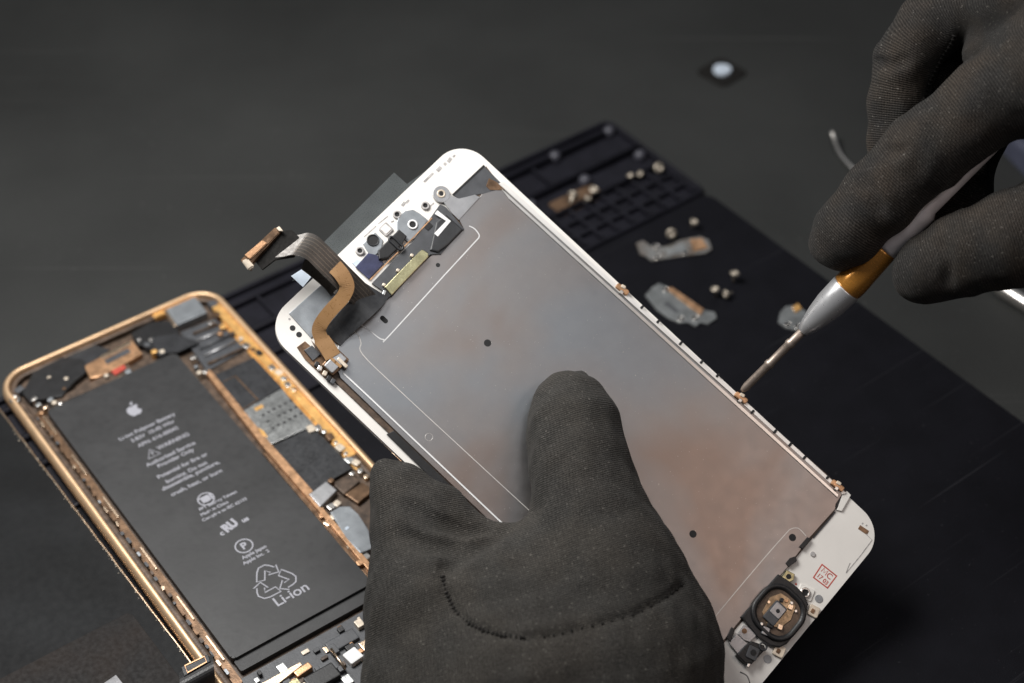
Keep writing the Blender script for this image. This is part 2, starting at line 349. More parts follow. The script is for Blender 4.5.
for yy, hh in ((-0.62, .3), (-2.05, .3), (-3.35, .22)):
    tube('tray_ridge', [(-MW+.2, yy, hh*.5), (-.2, yy, hh*.5)], 0.13, M['tray'], mat_t, 8)
for px, py in ((609, 131), (555, 156), (640, 155), (585, 180), (500, 181), (531, 205)):
    x, yy = ml(px, py, .2)
    bm = bmesh.new(); bmesh.ops.create_uvsphere(bm, u_segments=16, v_segments=10, radius=0.24)
    link('tray_knob', done(bm, 'tray_knob'), M['knob'], mat_t, loc=(x, yy, 0.16), smooth=True)
for x in (-4.3, -8.2, -12.1, -16, -20):
    prism('tray_divider', rrect(.12, 1.3, .05, x+.1, -1.33), 0.03, 0.2, M['tray'], mat_t, 0.03)
for i in range(20):                       # grid of small cells
    x = -.35-i*.72
    prism('cell_wall', rrect(.14, 1.9, .05, x, -4.42), 0.03, 0.22, M['tray'], mat_t, 0.04)
for yy in (-4.05, -4.75):
    prism('cell_rail', rrect(14.4, .13, .05, -7.4, yy), 0.03, 0.215, M['tray'], mat_t, 0.04)

# ------------------------------------------------------------------ opened phone chassis (frame, battery, boards)
W_, H_ = 7.79, 17.3
ph = thing('phone_chassis', MB, 'opened gold phone chassis lying on the mat with its black battery showing', 'phone')
cx, cy = W_/2, -H_/2
prism('back_shell', rrect(W_-.3, H_-.3, .9, cx, cy), 0.0, 0.16, M['dgrey'], ph, 0.05)
ring('metal_frame', W_, H_, 1.0, [(.16, 0), (.05, .06), (0, .18), (-.005, .36), (.03, .5), (.1, .56), (.16, .575), (.21, .55), (.22, .48), (.22, .1), (.2, .02)], M['gold'], ph, cx, cy, 14)
prism('mid_plate', rrect(W_-.5, H_-.5, .75, cx, cy), 0.165, 0.22, M['brown'], ph, 0.02)
# inner ledges of the frame
ring('inner_ledge', W_-.46, H_-.46, .8, [(0, .3), (0, .42), (.02, .44), (.16, .44), (.18, .42), (.18, .3)], M['brown'], ph, cx, cy, 12)
# battery
bx0, bx1, by0, by1 = .78, 5.24, -2.32, -14.0
bat = prism('battery', rrect(bx1-bx0, by0-by1, .12, (bx0+bx1)/2, (by0+by1)/2), 0.2, 0.5, M['battery'], ph, 0.07)
prism('battery_flap', rrect(bx1-bx0-.06, .42, .05, (bx0+bx1)/2, by1-.2), 0.2, 0.4, M['batseam'], ph, 0.03)
ZT = 0.503
def btxt(s, x, y, size, align='LEFT', rot=0, bold=0.004): return text('battery_print', s, size, x, y, ZT, M['print'], bat, rot, align, bold)
def bp_(x, y): return bl(x, y, 0.5)
# emblem: an apple with a bite and a leaf
ex, ey = bp_(134, 410)
APP = [(0, .62), (.25, .74), (.5, .72), (.74, .55), (.56, .36), (.48, .1), (.54, -.16), (.78, -.34), (.66, -.62), (.45, -.88), (.25, -.95), (0, -.87), (-.25, -.95), (-.5, -.85), (-.72, -.5), (-.82, -.1), (-.78, .3), (-.58, .62), (-.3, .75)]
def apple(cx0, cy0, s_): return [(cx0+x*s_, cy0+y*s_) for x, y in APP]
prism('apple_emblem', apple(ex, ey, .27), ZT-.003, ZT+.001, M['print'], bat, 0)
leaf = [(-.02, .84), (.03, 1.12), (.2, 1.32), (.4, 1.4), (.38, 1.14), (.22, .92)]
prism('emblem_leaf', [(ex+x*.27, ey+y*.27) for x, y in leaf], ZT-.003, ZT+.001, M['print'], bat, 0)
for s, px, py, sz in (("Li-ion Polymer Battery", 120, 441, .205), ("3.82V  10.45 Whr", 132, 442.5, .2), ("APN: 616-00042", 139, 447.5, .2),
                      ("WARNING", 158.5, 450, .22), ("Authorized Service", 147.5, 467, .21), ("Provider Only", 158.5, 468, .21),
                      ("Potential for fire or", 158.5, 479, .21), ("burning. Do not", 167, 483.5, .21), ("disassemble, puncture,", 163, 491, .21), ("crush, heat, or burn", 172, 496.5, .21)):
    x, y = bp_(px, py); btxt(s, x, y, sz)
def tri_mark(px, py, s):
    x, y = bp_(px, py)
    stroke('warning_triangle', [(x-s, y-s*.7), (x+s, y-s*.7), (x, y+s)], .035, ZT-.002, M['print'], bat, .005, True)
    stroke('warning_bar', [(x, y-.25*s), (x, y+.45*s)], .035, ZT-.002, M['print'], bat, .005)
tri_mark(152.5, 453.5, .2)
def circ_mark(px, py, r, inner):
    x, y = bp_(px, py)
    stroke('approval_circle', circ(x, y, r, 28), .04, ZT-.002, M['print'], bat, .005, True)
    btxt(inner, x, y-r*.42, r*1.35, 'CENTER', 0, .012); return x, y
x, y = circ_mark(206, 499, .24, "TSI"); 
prism('approval_disc', circ(x, y, .13, 20), ZT-.003, ZT+.0025, M['print'], bat, 0)
for i, s in enumerate(("FPT Battery Taiwan", "Made in China", "Complies to IEC 62133")):
    a, b = bp_(200+i*1.5, 511+i*5.4); btxt(s, a, b, .155)
a, b = bp_(222, 535); text('ul_mark', "c", .26, a-.03, b-.02, ZT, M['print'], bat, 0, 'LEFT', .01); text('ul_mark', "RU", .42, a+.16, b, ZT, M['print'], bat, .2, 'LEFT', .028, .82); text('ul_mark', "us", .24, a+.72, b+.05, ZT, M['print'], bat, 0, 'LEFT', .01)
x, y = circ_mark(244, 546, .25, "P")
for i, s in enumerate(("Apple Japan", "Apple Inc.  2")):
    a, b = bp_(243+i*1, 559.5+i*5.6); btxt(s, a, b, .165)
# recycling sign: three folded arrows
rx, ry = bp_(273, 581)
for k in range(3):
    A = PI/2 + k*2*PI/3
    def T(p): 
        c, s = math.cos(A-PI/2), math.sin(A-PI/2); return (rx+.78*(p[0]*c-p[1]*s), ry+.78*(p[0]*s+p[1]*c))
    band = [(-.5, .3), (-.27, .68), (-.12, .82), (.12, .82), (.25, .7), (.35, .54), (.46, .6), (.38, .24), (.0, .34), (.12, .4), (0, .58), (-.22, .2)]
    stroke('recycling_arrow', [T(p) for p in band], .04, ZT-.002, M['print'], bat, .005, True)
a, b = bp_(277, 607); btxt("Li-ion", a, b, .47, 'LEFT', 0, .006)

def cb(name, px, py, w, h, z0, z1, m, rot=0, bev=.03, r=.04, parent=None):
    x, y = bl(px, py, z1); return prism(name, rrect(w, h, r, x, y, rot, 3), z0, z1, M[m], parent or ph, bev)
def cp(name, pix, z0, z1, m, bev=.025, parent=None): return prism(name, [bl(x, y, z1) for x, y in pix], z0, z1, M[m], parent or ph, bev)
# left channel
lx = .5
prism('side_strip', rrect(.24, 12.6, .04, .58, -8.4), .2, .34, M['bronze'], ph, .02)
for i in range(34):
    yy = -2.4-i*.36+random.uniform(-.08, .08)
    prism('spring_clip', rrect(random.uniform(.05, .1), random.uniform(.08, .24), .02, .46+random.uniform(-.03, .02), yy), .42, random.uniform(.45, .5), M[random.choice(['grey', 'dgrey', 'goldpale', 'dgrey', 'bronze', 'brown'])], ph, .015)
for yy in (-2.8, -4.9, -7, -9.4, -11.6, -13.3):
    prism('channel_rod', rrect(.05, 1.0, .02, .63, yy), .34, .4, M['goldpale'], ph, .015)
# top-left: camera and front parts
cp('black_bracket', [(22, 393), (33, 372), (62, 357), (84, 360), (86, 372), (74, 381), (62, 396), (46, 398), (30, 402)], .22, .46, 'blk')
cp('camera_cover', [(62, 352), (92, 344), (110, 349), (96, 362), (80, 369)], .24, .42, 'blkg')
cp('earpiece_mesh', [(84, 366), (132, 340), (142, 353), (128, 362), (98, 377), (90, 378)], .22, .44, 'copper')
cp('earpiece_slot', [(104, 360), (128, 348), (131, 352), (107, 364)], .44, .455, 'dgrey', .004)
cp('earpiece_rim', [(100, 356), (130, 341), (132, 344), (102, 359)], .44, .5, 'goldpale', .01)
cp('copper_strip', [(56, 398), (98, 379), (128, 363), (133, 372), (104, 384), (58, 404)], .22, .36, 'brown')
cp('red_seal', [(111, 371), (123, 362), (126, 368), (115, 375)], .3, .42, 'red', .01)
cp('camera_module', [(131, 333), (150, 322), (172, 320), (180, 334), (176, 350), (160, 356), (146, 346), (138, 345)], .22, .47, 'blk')
cp('camera_flex', [(150, 338), (176, 334), (200, 342), (178, 352), (158, 354)], .47, .485, 'blkg', .004)
cp('speaker_can', [(166, 309), (195, 296), (207, 312), (177, 325)], .25, .56, 'grey', .03)
cp('speaker_lip', [(163, 310), (167, 308.5), (177.5, 325), (173.5, 326)], .25, .5, 'goldpale', .02)
tiny = [(49, 377, 'cream', .12), (66, 378, 'cream', .13), (64, 388, 'bronze', .13), (50, 399, 'grey', .2), (45, 407, 'goldpale', .16), (54, 402, 'cream', .16), (60, 403, 'steel', .14),
        (34, 398, 'steel', .2), (38, 404, 'silver', .18), (41, 412, 'copper', .15), (19, 389, 'dgrey', .3), (106, 375, 'cream', .15), (139, 339, 'steel', .15), (151, 339, 'steel', .16), (147, 344, 'dgrey', .2),
        (154, 351, 'golddeep', .2), (162, 351, 'cream', .17), (193, 357, 'steel', .2), (196, 366, 'grey', .13), (199, 372, 'cream', .16), (205, 371, 'steel', .17), (211, 322, 'steel', .2), (220, 333, 'copper', .16),
        (213, 303, 'dgrey', .3), (224, 306, 'steel', .26), (217, 314, 'bronze', .24), (223, 326, 'golddeep', .22), (128, 371, 'grey', .2), (120, 377, 'goldpale', .14)]
for px, py, m, s in tiny:
    cb('board_contact', px, py, s, s*random.uniform(.7, 1.1), .24, random.uniform(.46, .54), m, random.uniform(-.4, .4), .03, .05)
ring('corner_screw', .34, .34, .17, [(0, .4), (0, .53), (.03, .55), (.09, .55), (.1, .5), (.1, .4)], M['steel'], ph, *bl(15, 400, .5), 6)
# ribbed strips
cp('antenna_bed', [(180, 332), (215, 318), (246, 349), (207, 371)], .22, .36, 'dgrey')
for k, (x0, y0, x1, y1, m) in enumerate([(193, 334, 218, 324, 'brown'), (196, 341, 224, 330, 'tabgrey'), (200, 349, 230, 335, 'dgrey'), (204, 356, 236, 341, 'tabgrey'), (208, 364, 242, 349, 'brown')]):
    a, b = bl(x0, y0, .4), bl(x1, y1, .4)
    tube('antenna_rib', [(a[0], a[1], .39), (b[0], b[1], .39)], .055, M[m], ph, 8)
# logic board side
cp('board_base', [(206, 372), (246, 350), (372, 480), (371, 560), (269, 447)], .22, .3, 'brown')
cp('board_shield', [(210, 377), (254, 357), (282, 387), (239, 413)], .3, .43, 'blkg')
ring_p = [bl(*p, .43) for p in [(216, 386), (235, 376), (258, 400), (240, 411)]]
stroke('shield_seam', ring_p, .05, .43, M['bronze'], ph, .01, True)
cp('card_shield', [(239, 413), (282, 388), (290, 399), (311, 421), (314, 425), (269, 445), (262, 436), (245, 418)], .26, .46, 'silver', .02)
for i in range(3):
    for j in range(6):
        if (i, j) in ((1, 1),): continue
        px = 263+j*5.6+i*5; py = 415-j*2.9+i*6.5
        x, y = bl(px, py, .46); prism('shield_slot', rrect(.1, .08, .02, x, y, 0, 2), .455, .465, M['hole'], ph, 0)
for pix in ([(254, 408), (262, 404), (264, 407), (256, 411)], [(258, 427), (264, 431), (268, 437), (262, 435)], [(300, 401), (306, 405), (309, 411), (302, 406)]):
    cp('amber_highlight', pix, .46, .475, 'golddeep', .004)  # orange highlights on the card shield, laid on as amber pieces
cp('board_shield', [(270, 447), (312, 427), (334, 448), (352, 468), (312, 491), (292, 471)], .3, .43, 'blkg')
cp('connector_block', [(309, 494), (326, 481), (337, 490), (320, 507)], .3, .52, 'tabgrey', .03)
cp('connector_step', [(308, 497), (311, 495), (324, 507), (320, 510)], .25, .44, 'goldpale', .02)
cp('flex_connector', [(334, 485), (352, 474), (360, 481), (344, 494)], .3, .47, 'brown')
cp('flex_connector', [(345, 494), (362, 482), (374, 490), (358, 503)], .3, .45, 'bronze')
cp('vibration_motor', [(330, 512), (340, 506), (350, 506), (358, 514), (369, 530), (373, 548), (360, 553), (346, 537)], .28, .5, 'grey', .04)
cb('motor_pad', 347, 528, .14, .1, .49, .51, 'bluewhite', .3, .01)
# gold rail next to the battery
cp('gold_rail', [(205, 371), (210, 369), (272, 445), (312, 490), (322, 507), (373, 566), (372, 574), (314, 505), (266, 450)], .24, .47, 'copper', .02)
cp('rail_shelf', [(268, 452), (312, 503), (340, 536), (372, 575), (372, 582), (330, 533), (262, 452)], .22, .34, 'bronze', .02)
# right inner wall fittings; its warm glow is put into the amber gold
prism('gold_ledge', rrect(.3, 8.6, .05, W_-.38, -5.2), .3, .47, M['golddeep'], ph, .04)
prism('gold_ledge', rrect(1.6, .2, .05, W_-1.5, -.33), .3, .47, M['golddeep'], ph, .04)
cp('gold_wall', [(214, 300), (217, 300), (253, 338), (291, 376), (362, 462), (360, 472), (352, 466), (310, 420), (282, 388), (248, 352), (224, 326)], .22, .38, 'golddeep', .03)
wall = [(232, 333, 'brown'), (241, 338, 'cream'), (246, 345, 'steel'), (253, 349, 'bronze'), (259, 352, 'blk'), (264, 358, 'brown'), (272, 367, 'steel'), (279, 372, 'cream'), (284, 378, 'silver'), (288, 384, 'steel'), (294, 389, 'goldpale'),
        (300, 396, 'golddeep'), (306, 404, 'golddeep'), (314, 418, 'blkg'), (318, 427, 'steel'), (311, 428, 'cream'), (324, 431, 'silver'), (330, 436, 'bronze'), (336, 442, 'steel'), (340, 447, 'cream'), (346, 453, 'steel'), (349, 459, 'silver'), (356, 462, 'cream'), (360, 470, 'steel'), (366, 476, 'goldpale'), (352, 473, 'steel')]
for px, py, m in wall:
    s = random.uniform(.16, .3); cb('wall_clip', px, py, s*.8, s, .3, random.uniform(.45, .54), m, random.uniform(-.3, .3), .03, .05)
for px, py, m in [(331, 480, 'bronze'), (337, 503, 'cream'), (331, 506, 'steel'), (334, 516, 'cream'), (341, 533, 'goldpale'), (350, 545, 'cream'), (366, 556, 'steel'), (360, 562, 'copper'), (322, 515, 'copper'), (328, 522, 'goldpale')]:
    s = random.uniform(.14, .24); cb('board_contact', px, py, s, s, .24, random.uniform(.4, .5), m, random.uniform(-.3, .3), .03, .05)
# bottom of the chassis
bz = -14.55
prism('lower_board', rrect(7.0, 2.3, .06, cx, -15.7), .22, .3, M['dgrey'], ph, .02)
for i in range(90):
    x = random.uniform(.9, 6.6); yy = -14.65-random.uniform(0, 1.9); s = random.uniform(.07, .26)
    prism('board_component', rrect(s, s*random.uniform(.5, 1.6), .02, x, yy, 0, 3), .29, random.uniform(.34, .46), M[random.choice(['cream', 'copper', 'bronze', 'blk', 'blk', 'dgrey', 'brown', 'olive', 'silver', 'goldpale'])], ph, .015)
cb('copper_contact', 303, 669, .5, .22, .28, .5, 'copper', .1, .03)
cb('lightning_connector', 322, 676, .9, .5, .28, .52, 'blk', .0, .08)
a, b = bl(331, 648, .5), bl(345, 668, .5); tube('metal_rod', [(*a, .46), (*b, .46)], .04, M['goldpale'], ph)
cb('white_contact', 353, 655, .42, .42, .28, .48, 'whiteline', .1, .04)
cb('speaker_mesh', 342, 640, .9, .4, .25, .42, 'dgrey', .0, .04)
cp('antenna_strip', [(262, 683), (300, 662), (302, 665), (270, 690)], .3, .44, 'goldpale', .01)

# ------------------------------------------------------------------ second, dark panel at the lower left
pA, pB = tab(-4, 404, .38), tab(196, 668, .38)
angp = math.atan2(pB.y-pA.y, pB.x-pA.x)          # local x runs down the edge; the panel lies on its -y side
MP = Matrix.Translation((pA.x, pA.y, 0.12)) @ Matrix.Rotation(angp, 4, 'Z')
MPi = MP.inverted()
pn = thing('back_cover', MP, 'dark phone panel with a frayed gold rim beside the gold chassis', 'phone panel')
def pl(x, y, z=.27):
    q = MPi @ tab(x, y, z+.12); return (q.x, q.y)
prism('panel_plate', rrect(15.6, 7.6, .5, 7.0, -3.8), 0, .26, M['backpanel'], pn, .02)
e = []
tube('panel_rim', crv([(i*.45-.7, random.uniform(-.008, .008)-.02, .25) for i in range(34)], 4), .04, M['goldpale'], pn, 6)
def lumps(n, x0, x1, sy, smin, smax):
    bm = bmesh.new()
    for i in range(n):
        x = random.uniform(x0, x1); s = random.uniform(smin, smax); yy = -abs(random.gauss(0, sy))
        pts = [(x+s*math.cos(a)*random.uniform(.5, 1.2), yy+s*math.sin(a)*random.uniform(.4, 1)) for a in [j*PI/3 for j in range(6)]]
        bm_prism(bm, pts, .255, .265+s*random.uniform(.3, 1.2))
    return bm
link('adhesive_residue', done(lumps(110, -.2, 14.0, .05, .008, .03), 'adhesive_residue'), M['dust'], pn, kind='stuff')
prism('film_patch', [pl(x, y) for x, y in [(-60, 716), (0, 679), (127, 613), (133, 615), (215, 725), (60, 800)]], .2, .275, M['backpanel2'], pn, .01)
M['foil'] = mat('dull_foil', (0.2, 0.2, 0.21), 0.5, 0.2)
prism('foil_patch', [pl(x, y, .28) for x, y in [(94, 690), (116, 675), (128, 690), (110, 704)]], .27, .29, M['foil'], pn, .005)
cable = [tab(196, 712, .25), tab(197, 700, .6), tab(198, 688, 1.0), tab(197, 676, 1.25), tab(196, 664, 1.2)]
cable = [MPi @ p for p in crv(cable, 5)]
sv = (MPi.to_3x3() @ Vector((math.cos(TH), math.sin(TH), 0)))
ribbon('panel_flex', cable, 1.0, .03, M['blk'], pn, sides=[sv]*len(cable))
q = [MPi @ tab(*p, 1.3) for p in ((181, 667), (208, 654), (210.5, 661), (184, 676))]
bm = bmesh.new(); bm_prism(bm, [(v.x, v.y) for v in q], q[0].z-.12, q[0].z, .02)
cn = link('flex_plug', done(bm, 'flex_plug'), M['blk'], pn)
c0 = sum((Vector(v) for v in q), Vector())/4
stroke('plug_contacts', [((v.x-c0.x)*.8+c0.x, (v.y-c0.y)*.72+c0.y) for v in q], .035, q[0].z, M['copper'], cn, .02, True)

# ------------------------------------------------------------------ the display assembly, seen from its back
ds = thing('display_assembly', MD, 'white phone display assembly held back side up, with metal shield plate and flex cables', 'phone screen')
DW, DH = 7.79, 15.82
def P2(*pts, h=0.0): return [dl(x, y, h) for x, y in pts]
prism('front_glass', rrect(DW-.04, DH-.04, .82, 0, 0, 0, 14), -.3, -.17, M['glass'], ds, .0)
bez = prism('white_bezel', rrect(DW, DH, .84, 0, 0, 0, 16), -.165, .0, M['white'], ds, .035)
def dpz(name, pix, z0, z1, m, bev=.012, parent=None, **k):
    return prism(name, P2(*pix, h=z1), z0, z1, M[m], parent or ds, bev, **k)
def dc(name, px, py, r, z0, z1, m, bev=.01, parent=None, n=20):
    x, y = dl(px, py, z1); return prism(name, circ(x, y, r, n), z0, z1, M[m], parent or ds, bev)
def drect(name, px, py, w, h, z0, z1, m, rot=0, r=.05, bev=.012, parent=None):
    x, y = dl(px, py, z1); return prism(name, rrect(w, h, r, x, y, rot, 4), z0, z1, M[m], parent or ds, bev)
def dring(name, px, py, r, wd, z0, z1, m, parent=None):
    x, y = dl(px, py, z1); return ring(name, 2*r, 2*r, r, [(0, z0), (0, z1-.01), (.01, z1), (wd-.01, z1), (wd, z1-.01), (wd, z0)], M[m], parent or ds, x, y, 6)

def inn(x, k): return (x+.69*k, 386.8+.96*(x-327.5)-.72*k)
# inner dark tray of the bezel, then the shield plate
dpz('inner_tray', [(486, 166), (499, 183), (620, 293), (846, 491), (833, 514), (718, 650), (640, 640), inn(500, 9), inn(322, 9), (311, 340), (340, 371)], -.03, .012, 'brown', .004)
plate_px = [(482, 194), (496, 190), (505, 190.5), (512, 195), (530, 212), (612, 287), (735, 398), (842, 490.5), (843.5, 493), (840, 497), (835, 504), (835.5, 509), (809.5, 537.5), (787.5, 567), (741, 619), (718, 647), (700, 668),
            inn(510, 15.5), inn(330, 15.5), (336, 366), (334, 362), (341, 336), (357, 322), (385, 299), (430, 257), (465, 230), (459, 219)]
plate = dpz('shield_plate', plate_px, .0, .06, 'plate', .012)
Z = .06
# margin line and fold lines on the plate
stroke('plate_edge_line', P2((343, 373), (368.8, 397), (430, 455), (507, 528), (560, 578), h=Z), .04, Z, M['whiteline'], plate, .02)
stroke('plate_fold', [c[:2] for c in crv([(*p, 0) for p in P2((351, 329), (358, 335), (361, 343), (363, 355), (400, 391), (455, 442), (520, 502), (600, 575), h=Z)], 5)], .022, Z, M['lineDim'], plate, .006)
stroke('plate_tab_line', [c[:2] for c in crv([(*p, 0) for p in P2((469, 226), (474, 228.5), (478, 233), (479, 237), (474, 243), (440, 280), (388, 337), (384, 339.5), (379, 338), (370, 331), (358, 323), h=Z)], 5)], .032, Z, M['line'], plate, .007)
stroke('plate_tab_line', [c[:2] for c in crv([(*p, 0) for p in P2((806, 536), (801, 530.5), (797, 528), (791, 529), (785.5, 534), (760, 563), (713, 619), h=Z)], 5)], .022, Z, M['lineDim'], plate, .006)
for px, py, r in ((487.6, 343, .1), (438, 265, .06), (693, 534, .1), (792.5, 537.5, .1)):
    dc('plate_hole', px, py, r, Z-.004, Z+.003, 'hole', 0, plate)
drect('plate_slot', 384, 319.5, .13, .24, Z-.004, Z+.004, 'hole', -.0, .06, 0, plate)
dring('plate_dimple', 429, 437, .11, .02, Z-.005, Z+.006, 'lineDim', plate)
# long side strips
dpz('side_gasket', [inn(322, 9), inn(320, 14), inn(505, 14), inn(505, 9)], .0, .05, 'brown', .012)
dpz('gasket_cover', [inn(382, 7), inn(384, 14.5), inn(500, 14.5), inn(500, 5)], -.02, .065, 'blk', .01)
rail = [(500, 176), (622, 287), (742, 397), (845, 490)]
def off(x, y, k): return (x+.68*k, y-.73*k)
dpz('right_rail', [off(502, 182, 1), off(742.4, 400, 1), off(846, 494, 1), off(844, 493, -2.2), off(742, 400, -2.2), off(500, 182, -2.2)], .0, .075, 'edge', .012)
dpz('right_rail_inner', [off(502, 184, -3.4), off(742, 402, -3.4), off(841, 492, -3.4), off(841, 494, -5), off(742, 404, -5), off(512, 195, -5)], .02, .085, 'steel', .01)
for px, py in ((643.5, 306.7), (659.6, 321), (703, 361.5), (719, 375), (754, 411.4), (776.5, 431), (791.7, 444), (806, 457), (829, 477), (682, 343)):
    drect('rail_slot', px-1.2, py+.3, .13, .07, .07, .088, 'hole', 0, .03, 0)
for px, py in ((622.6, 289), (741.5, 397.5), (838, 485.5)):
    cl = drect('rail_clip', px, py, .17, .4, .0, .13, 'copper', .1, .05, .03)
    drect('clip_tongue', px+1, py-2.5, .1, .14, .12, .16, 'cream', .2, .03, .02, cl)
    drect('clip_tongue', px-1, py+3, .12, .1, .12, .15, 'steel', .1, .03, .02, cl)

# --- top end
dpz('film_flap', [(292, 281), (323, 243), (394, 172.5), (407, 184), (455, 150), (345, 262)], -.23, -.2, 'film', 0)
dpz('corner_shield', [(454, 195.5), (484.5, 166.5), (489, 171), (502, 184), (509, 191), (480, 194), (470, 196), (459, 199)], .0, .03, 'dgrey', .008)
dpz('corner_pad', [(489, 178), (497, 182), (506, 190), (490, 190), (486, 186)], .03, .045, 'bronze', .005)
stroke('corner_shadow_gap', P2((453, 195), (484.3, 165.5), h=.03), .06, .0, M['hole'], ds, .036)
dpz('zinc_tab', [(443, 201), (447, 194), (459, 199), (475, 194.5), (480, 197), (459, 220), (452, 213)], .02, .085, 'tabgrey', .01)
zt = dc('zinc_tab_ear', 441.5, 194, .24, .02, .09, 'tabgrey')
dring('tab_screw_ring', 441.3, 193.5, .12, .05, .08, .11, 'cream'); dc('tab_hole', 441.3, 193.5, .06, .08, .095, 'hole', 0)
ear = dpz('earpiece_flex', [(440, 204), (446, 207), (464.5, 229), (448, 246), (441, 254), (430, 254), (391.5, 297), (385, 292), (372, 283), (392, 262), (415, 240), (424, 227)], .01, .1, 'dgrey', .012)
dpz('flex_hump', [(436, 222), (446, 214), (463, 229), (448, 245), (438, 252), (430, 250)], .1, .16, 'blkg', .04, ear)
stroke('white_bracket_mark', P2((436, 212), (448.5, 221), (436, 235), h=.17), .13, .162, M['whiteline'], ear, .012)
dpz('brass_can', [(384.5, 287), (419, 252), (422.5, 249.3), (428.5, 253), (428.5, 256.5), (391.6, 295)], .1, .21, 'olive', .02)
dpz('socket', [(383, 288), (388, 286), (395, 293), (387, 299), (381, 293)], .1, .17, 'blk')
for px, py in ((384, 284.5), (398, 270), (392, 292.5), (412, 255)):
    drect('solder_tab', px, py, .09, .09, .1, .2, 'cream', .4, .03, .02)
drect('socket_pin', 384, 293, .17, .08, .16, .19, 'silver', .4, .02, .01)
stroke('flex_edge_line', P2((370, 280), (392, 258), (413, 238), (432, 218), h=.1), .03, .1, M['copper'], ear, .012)
stroke('flex_edge_line', P2((426, 229), (431, 224), h=.1), .13, .1, M['blk'], ear, .02)
cring = dpz('camera_bracket', [(399, 216), (405, 211), (413, 209.5), (419, 213), (428, 220), (415, 238), (408, 242), (402, 237), (397, 231), (397, 222)], .0, .06, 'grey', .012)
dring('camera_ring', 412.8, 224.3, .14, .05, .06, .1, 'whiteline', cring); dc('camera_hole', 412.8, 224.3, .09, .055, .068, 'hole', 0, cring)
sb = dpz('sensor_block', [(378, 250), (399, 229), (407, 236), (403, 242), (388, 258), (379, 259)], .0, .17, 'blk', .03)
ring('sensor_lens_rim', .2, .52, .1, [(0, .15), (0, .2), (.02, .22), (.05, .22), (.06, .2), (.06, .15)], M['blkg'], sb, *dl(396, 243.5, .17), 5, True, -.0)
dpz('sensor_base', [(363, 244), (375, 232), (383, 240), (381, 250), (372, 258), (368, 252)], .0, .04, 'grey', .01)
dc('sensor_hole', 373, 240, .15, .035, .05, 'hole', 0)
dring('sensor_hole_rim', 373, 240, .17, .035, .03, .07, 'blkg')
for px, py in ((360, 250.6), (397.3, 214.3), (425.5, 205.3)):
    dring('screw_boss', px, py, .12, .055, .0, .06, 'scratchgrey'); dc('screw_bore', px, py, .065, .0, .02, 'hole', 0)
sq = drect('sensor_pad', 386, 229, .3, .3, .0, .05, 'scratchgrey', .0, .04); drect('sensor_pad_face', 386, 229, .21, .21, .05, .065, 'white', 0, .03, .01, sq)
dpz('navy_sticker', [(355.5, 267), (368, 253), (377, 255), (384, 263), (369, 279)], .03, .075, 'navy', .01)
dpz('navy_sticker_tail', [(352, 263), (357, 259), (362, 262), (358, 269)], .0, .03, 'bluewhite', .008)
for (x0, y0, x1, y1, w) in ((424, 182, 433, 173, .06), (437, 171, 441, 167, .1), (444, 165, 446, 163, .08), (448, 162, 451, 158, .09), (453, 157, 455, 155, .05), (402, 206, 405, 202, .08), (406, 203, 409, 200, .06), (364, 237, 376, 226, .03), (378, 224, 388, 216, .03), (363, 256, 366, 253, .04), (391, 222, 394, 221, .04), (430, 206, 434, 203, .04)):
    stroke('moulded_mark', P2((x0, y0), (x1, y1)), w, .0, M['scratchgrey'], bez, .006)
for k in range(3): stroke('moulded_mark', P2((425+k*3, 179.5-k*3), (426.3+k*3, 181-k*3)), .03, .0, M['scratchgrey'], bez, .012)
# --- left corner
dpz('code_plate', [(289, 313.5), (321, 285), (327, 286), (347, 307), (334, 320), (311, 338)], .0, .035, 'grey', .01)
for px, py in ((292.6, 328), (299, 334.5)): dc('bezel_hole', px, py, .075, -.002, .006, 'hole', 0, bez)
dc('bezel_pin_mark', 289.5, 319, .03, -.002, .006, 'scratchgrey', 0, bez)
dpz('side_button_bed', [(297, 347), (305, 341), (323, 357), (333, 371), (325, 378), (305, 359)], .0, .05, 'bronze', .01)
dpz('dark_button', [(304, 350), (312, 345), (321, 354), (313, 361)], .05, .1, 'dgrey', .02)
for px, py, m in ((320, 368, 'steel'), (325, 373, 'cream'), (329, 378, 'blk'), (317, 364, 'blk'), (333, 381, 'dgrey')):
    drect('side_contact', px, py, .14, .12, .04, .12, m, .3, .03, .02)
dpz('blue_tape_tab', [(291, 276), (302, 269), (311, 277), (303, 287)], -.21, -.19, 'bluewhite', 0)

# flexes: world-space paths brought into the display's frame
def dpt(px, py, h): q = MDi @ dp(px, py, h); return q
blk_path = crv([dpt(332, 339, .09), dpt(341, 328, .15), dpt(352, 317, .3), dpt(363, 306, .36), dpt(371, 297, .28), dpt(376, 290, .2)], 6)
ribbon('dark_flex', blk_path, [.56 + .2*min(1, i/len(blk_path)*1.3) for i in range(len(blk_path))], .03, M['blkg'], ds, smooth=False)
main = crv([dpt(369, 305, .2), dpt(358, 293, .42), dpt(342, 277, .72), dpt(326, 261, .95), dpt(312, 248, 1.08), dpt(301, 244, 1.1), dpt(291, 246, 1.02), dpt(280, 247, .9)], 6)
sa, sb_ = dpt(341, 262, .8)-dpt(326, 277, .8), dpt(311, 234, 1.1)-dpt(294, 257, 1.1)
sd = [(sa.normalized()*(1-k_)+sb_.normalized()*k_).normalized() for k_ in [min(1, max(0, (i/(len(main)-1)-.4)*3)) for i in range(len(main))]]
wd = [.66 if i < 22 else .66+.08*min(1, (i-22)/6) for i in range(len(main))]
fx = ribbon('main_flex', main, wd, .035, M['flex'], ds, sides=sd)
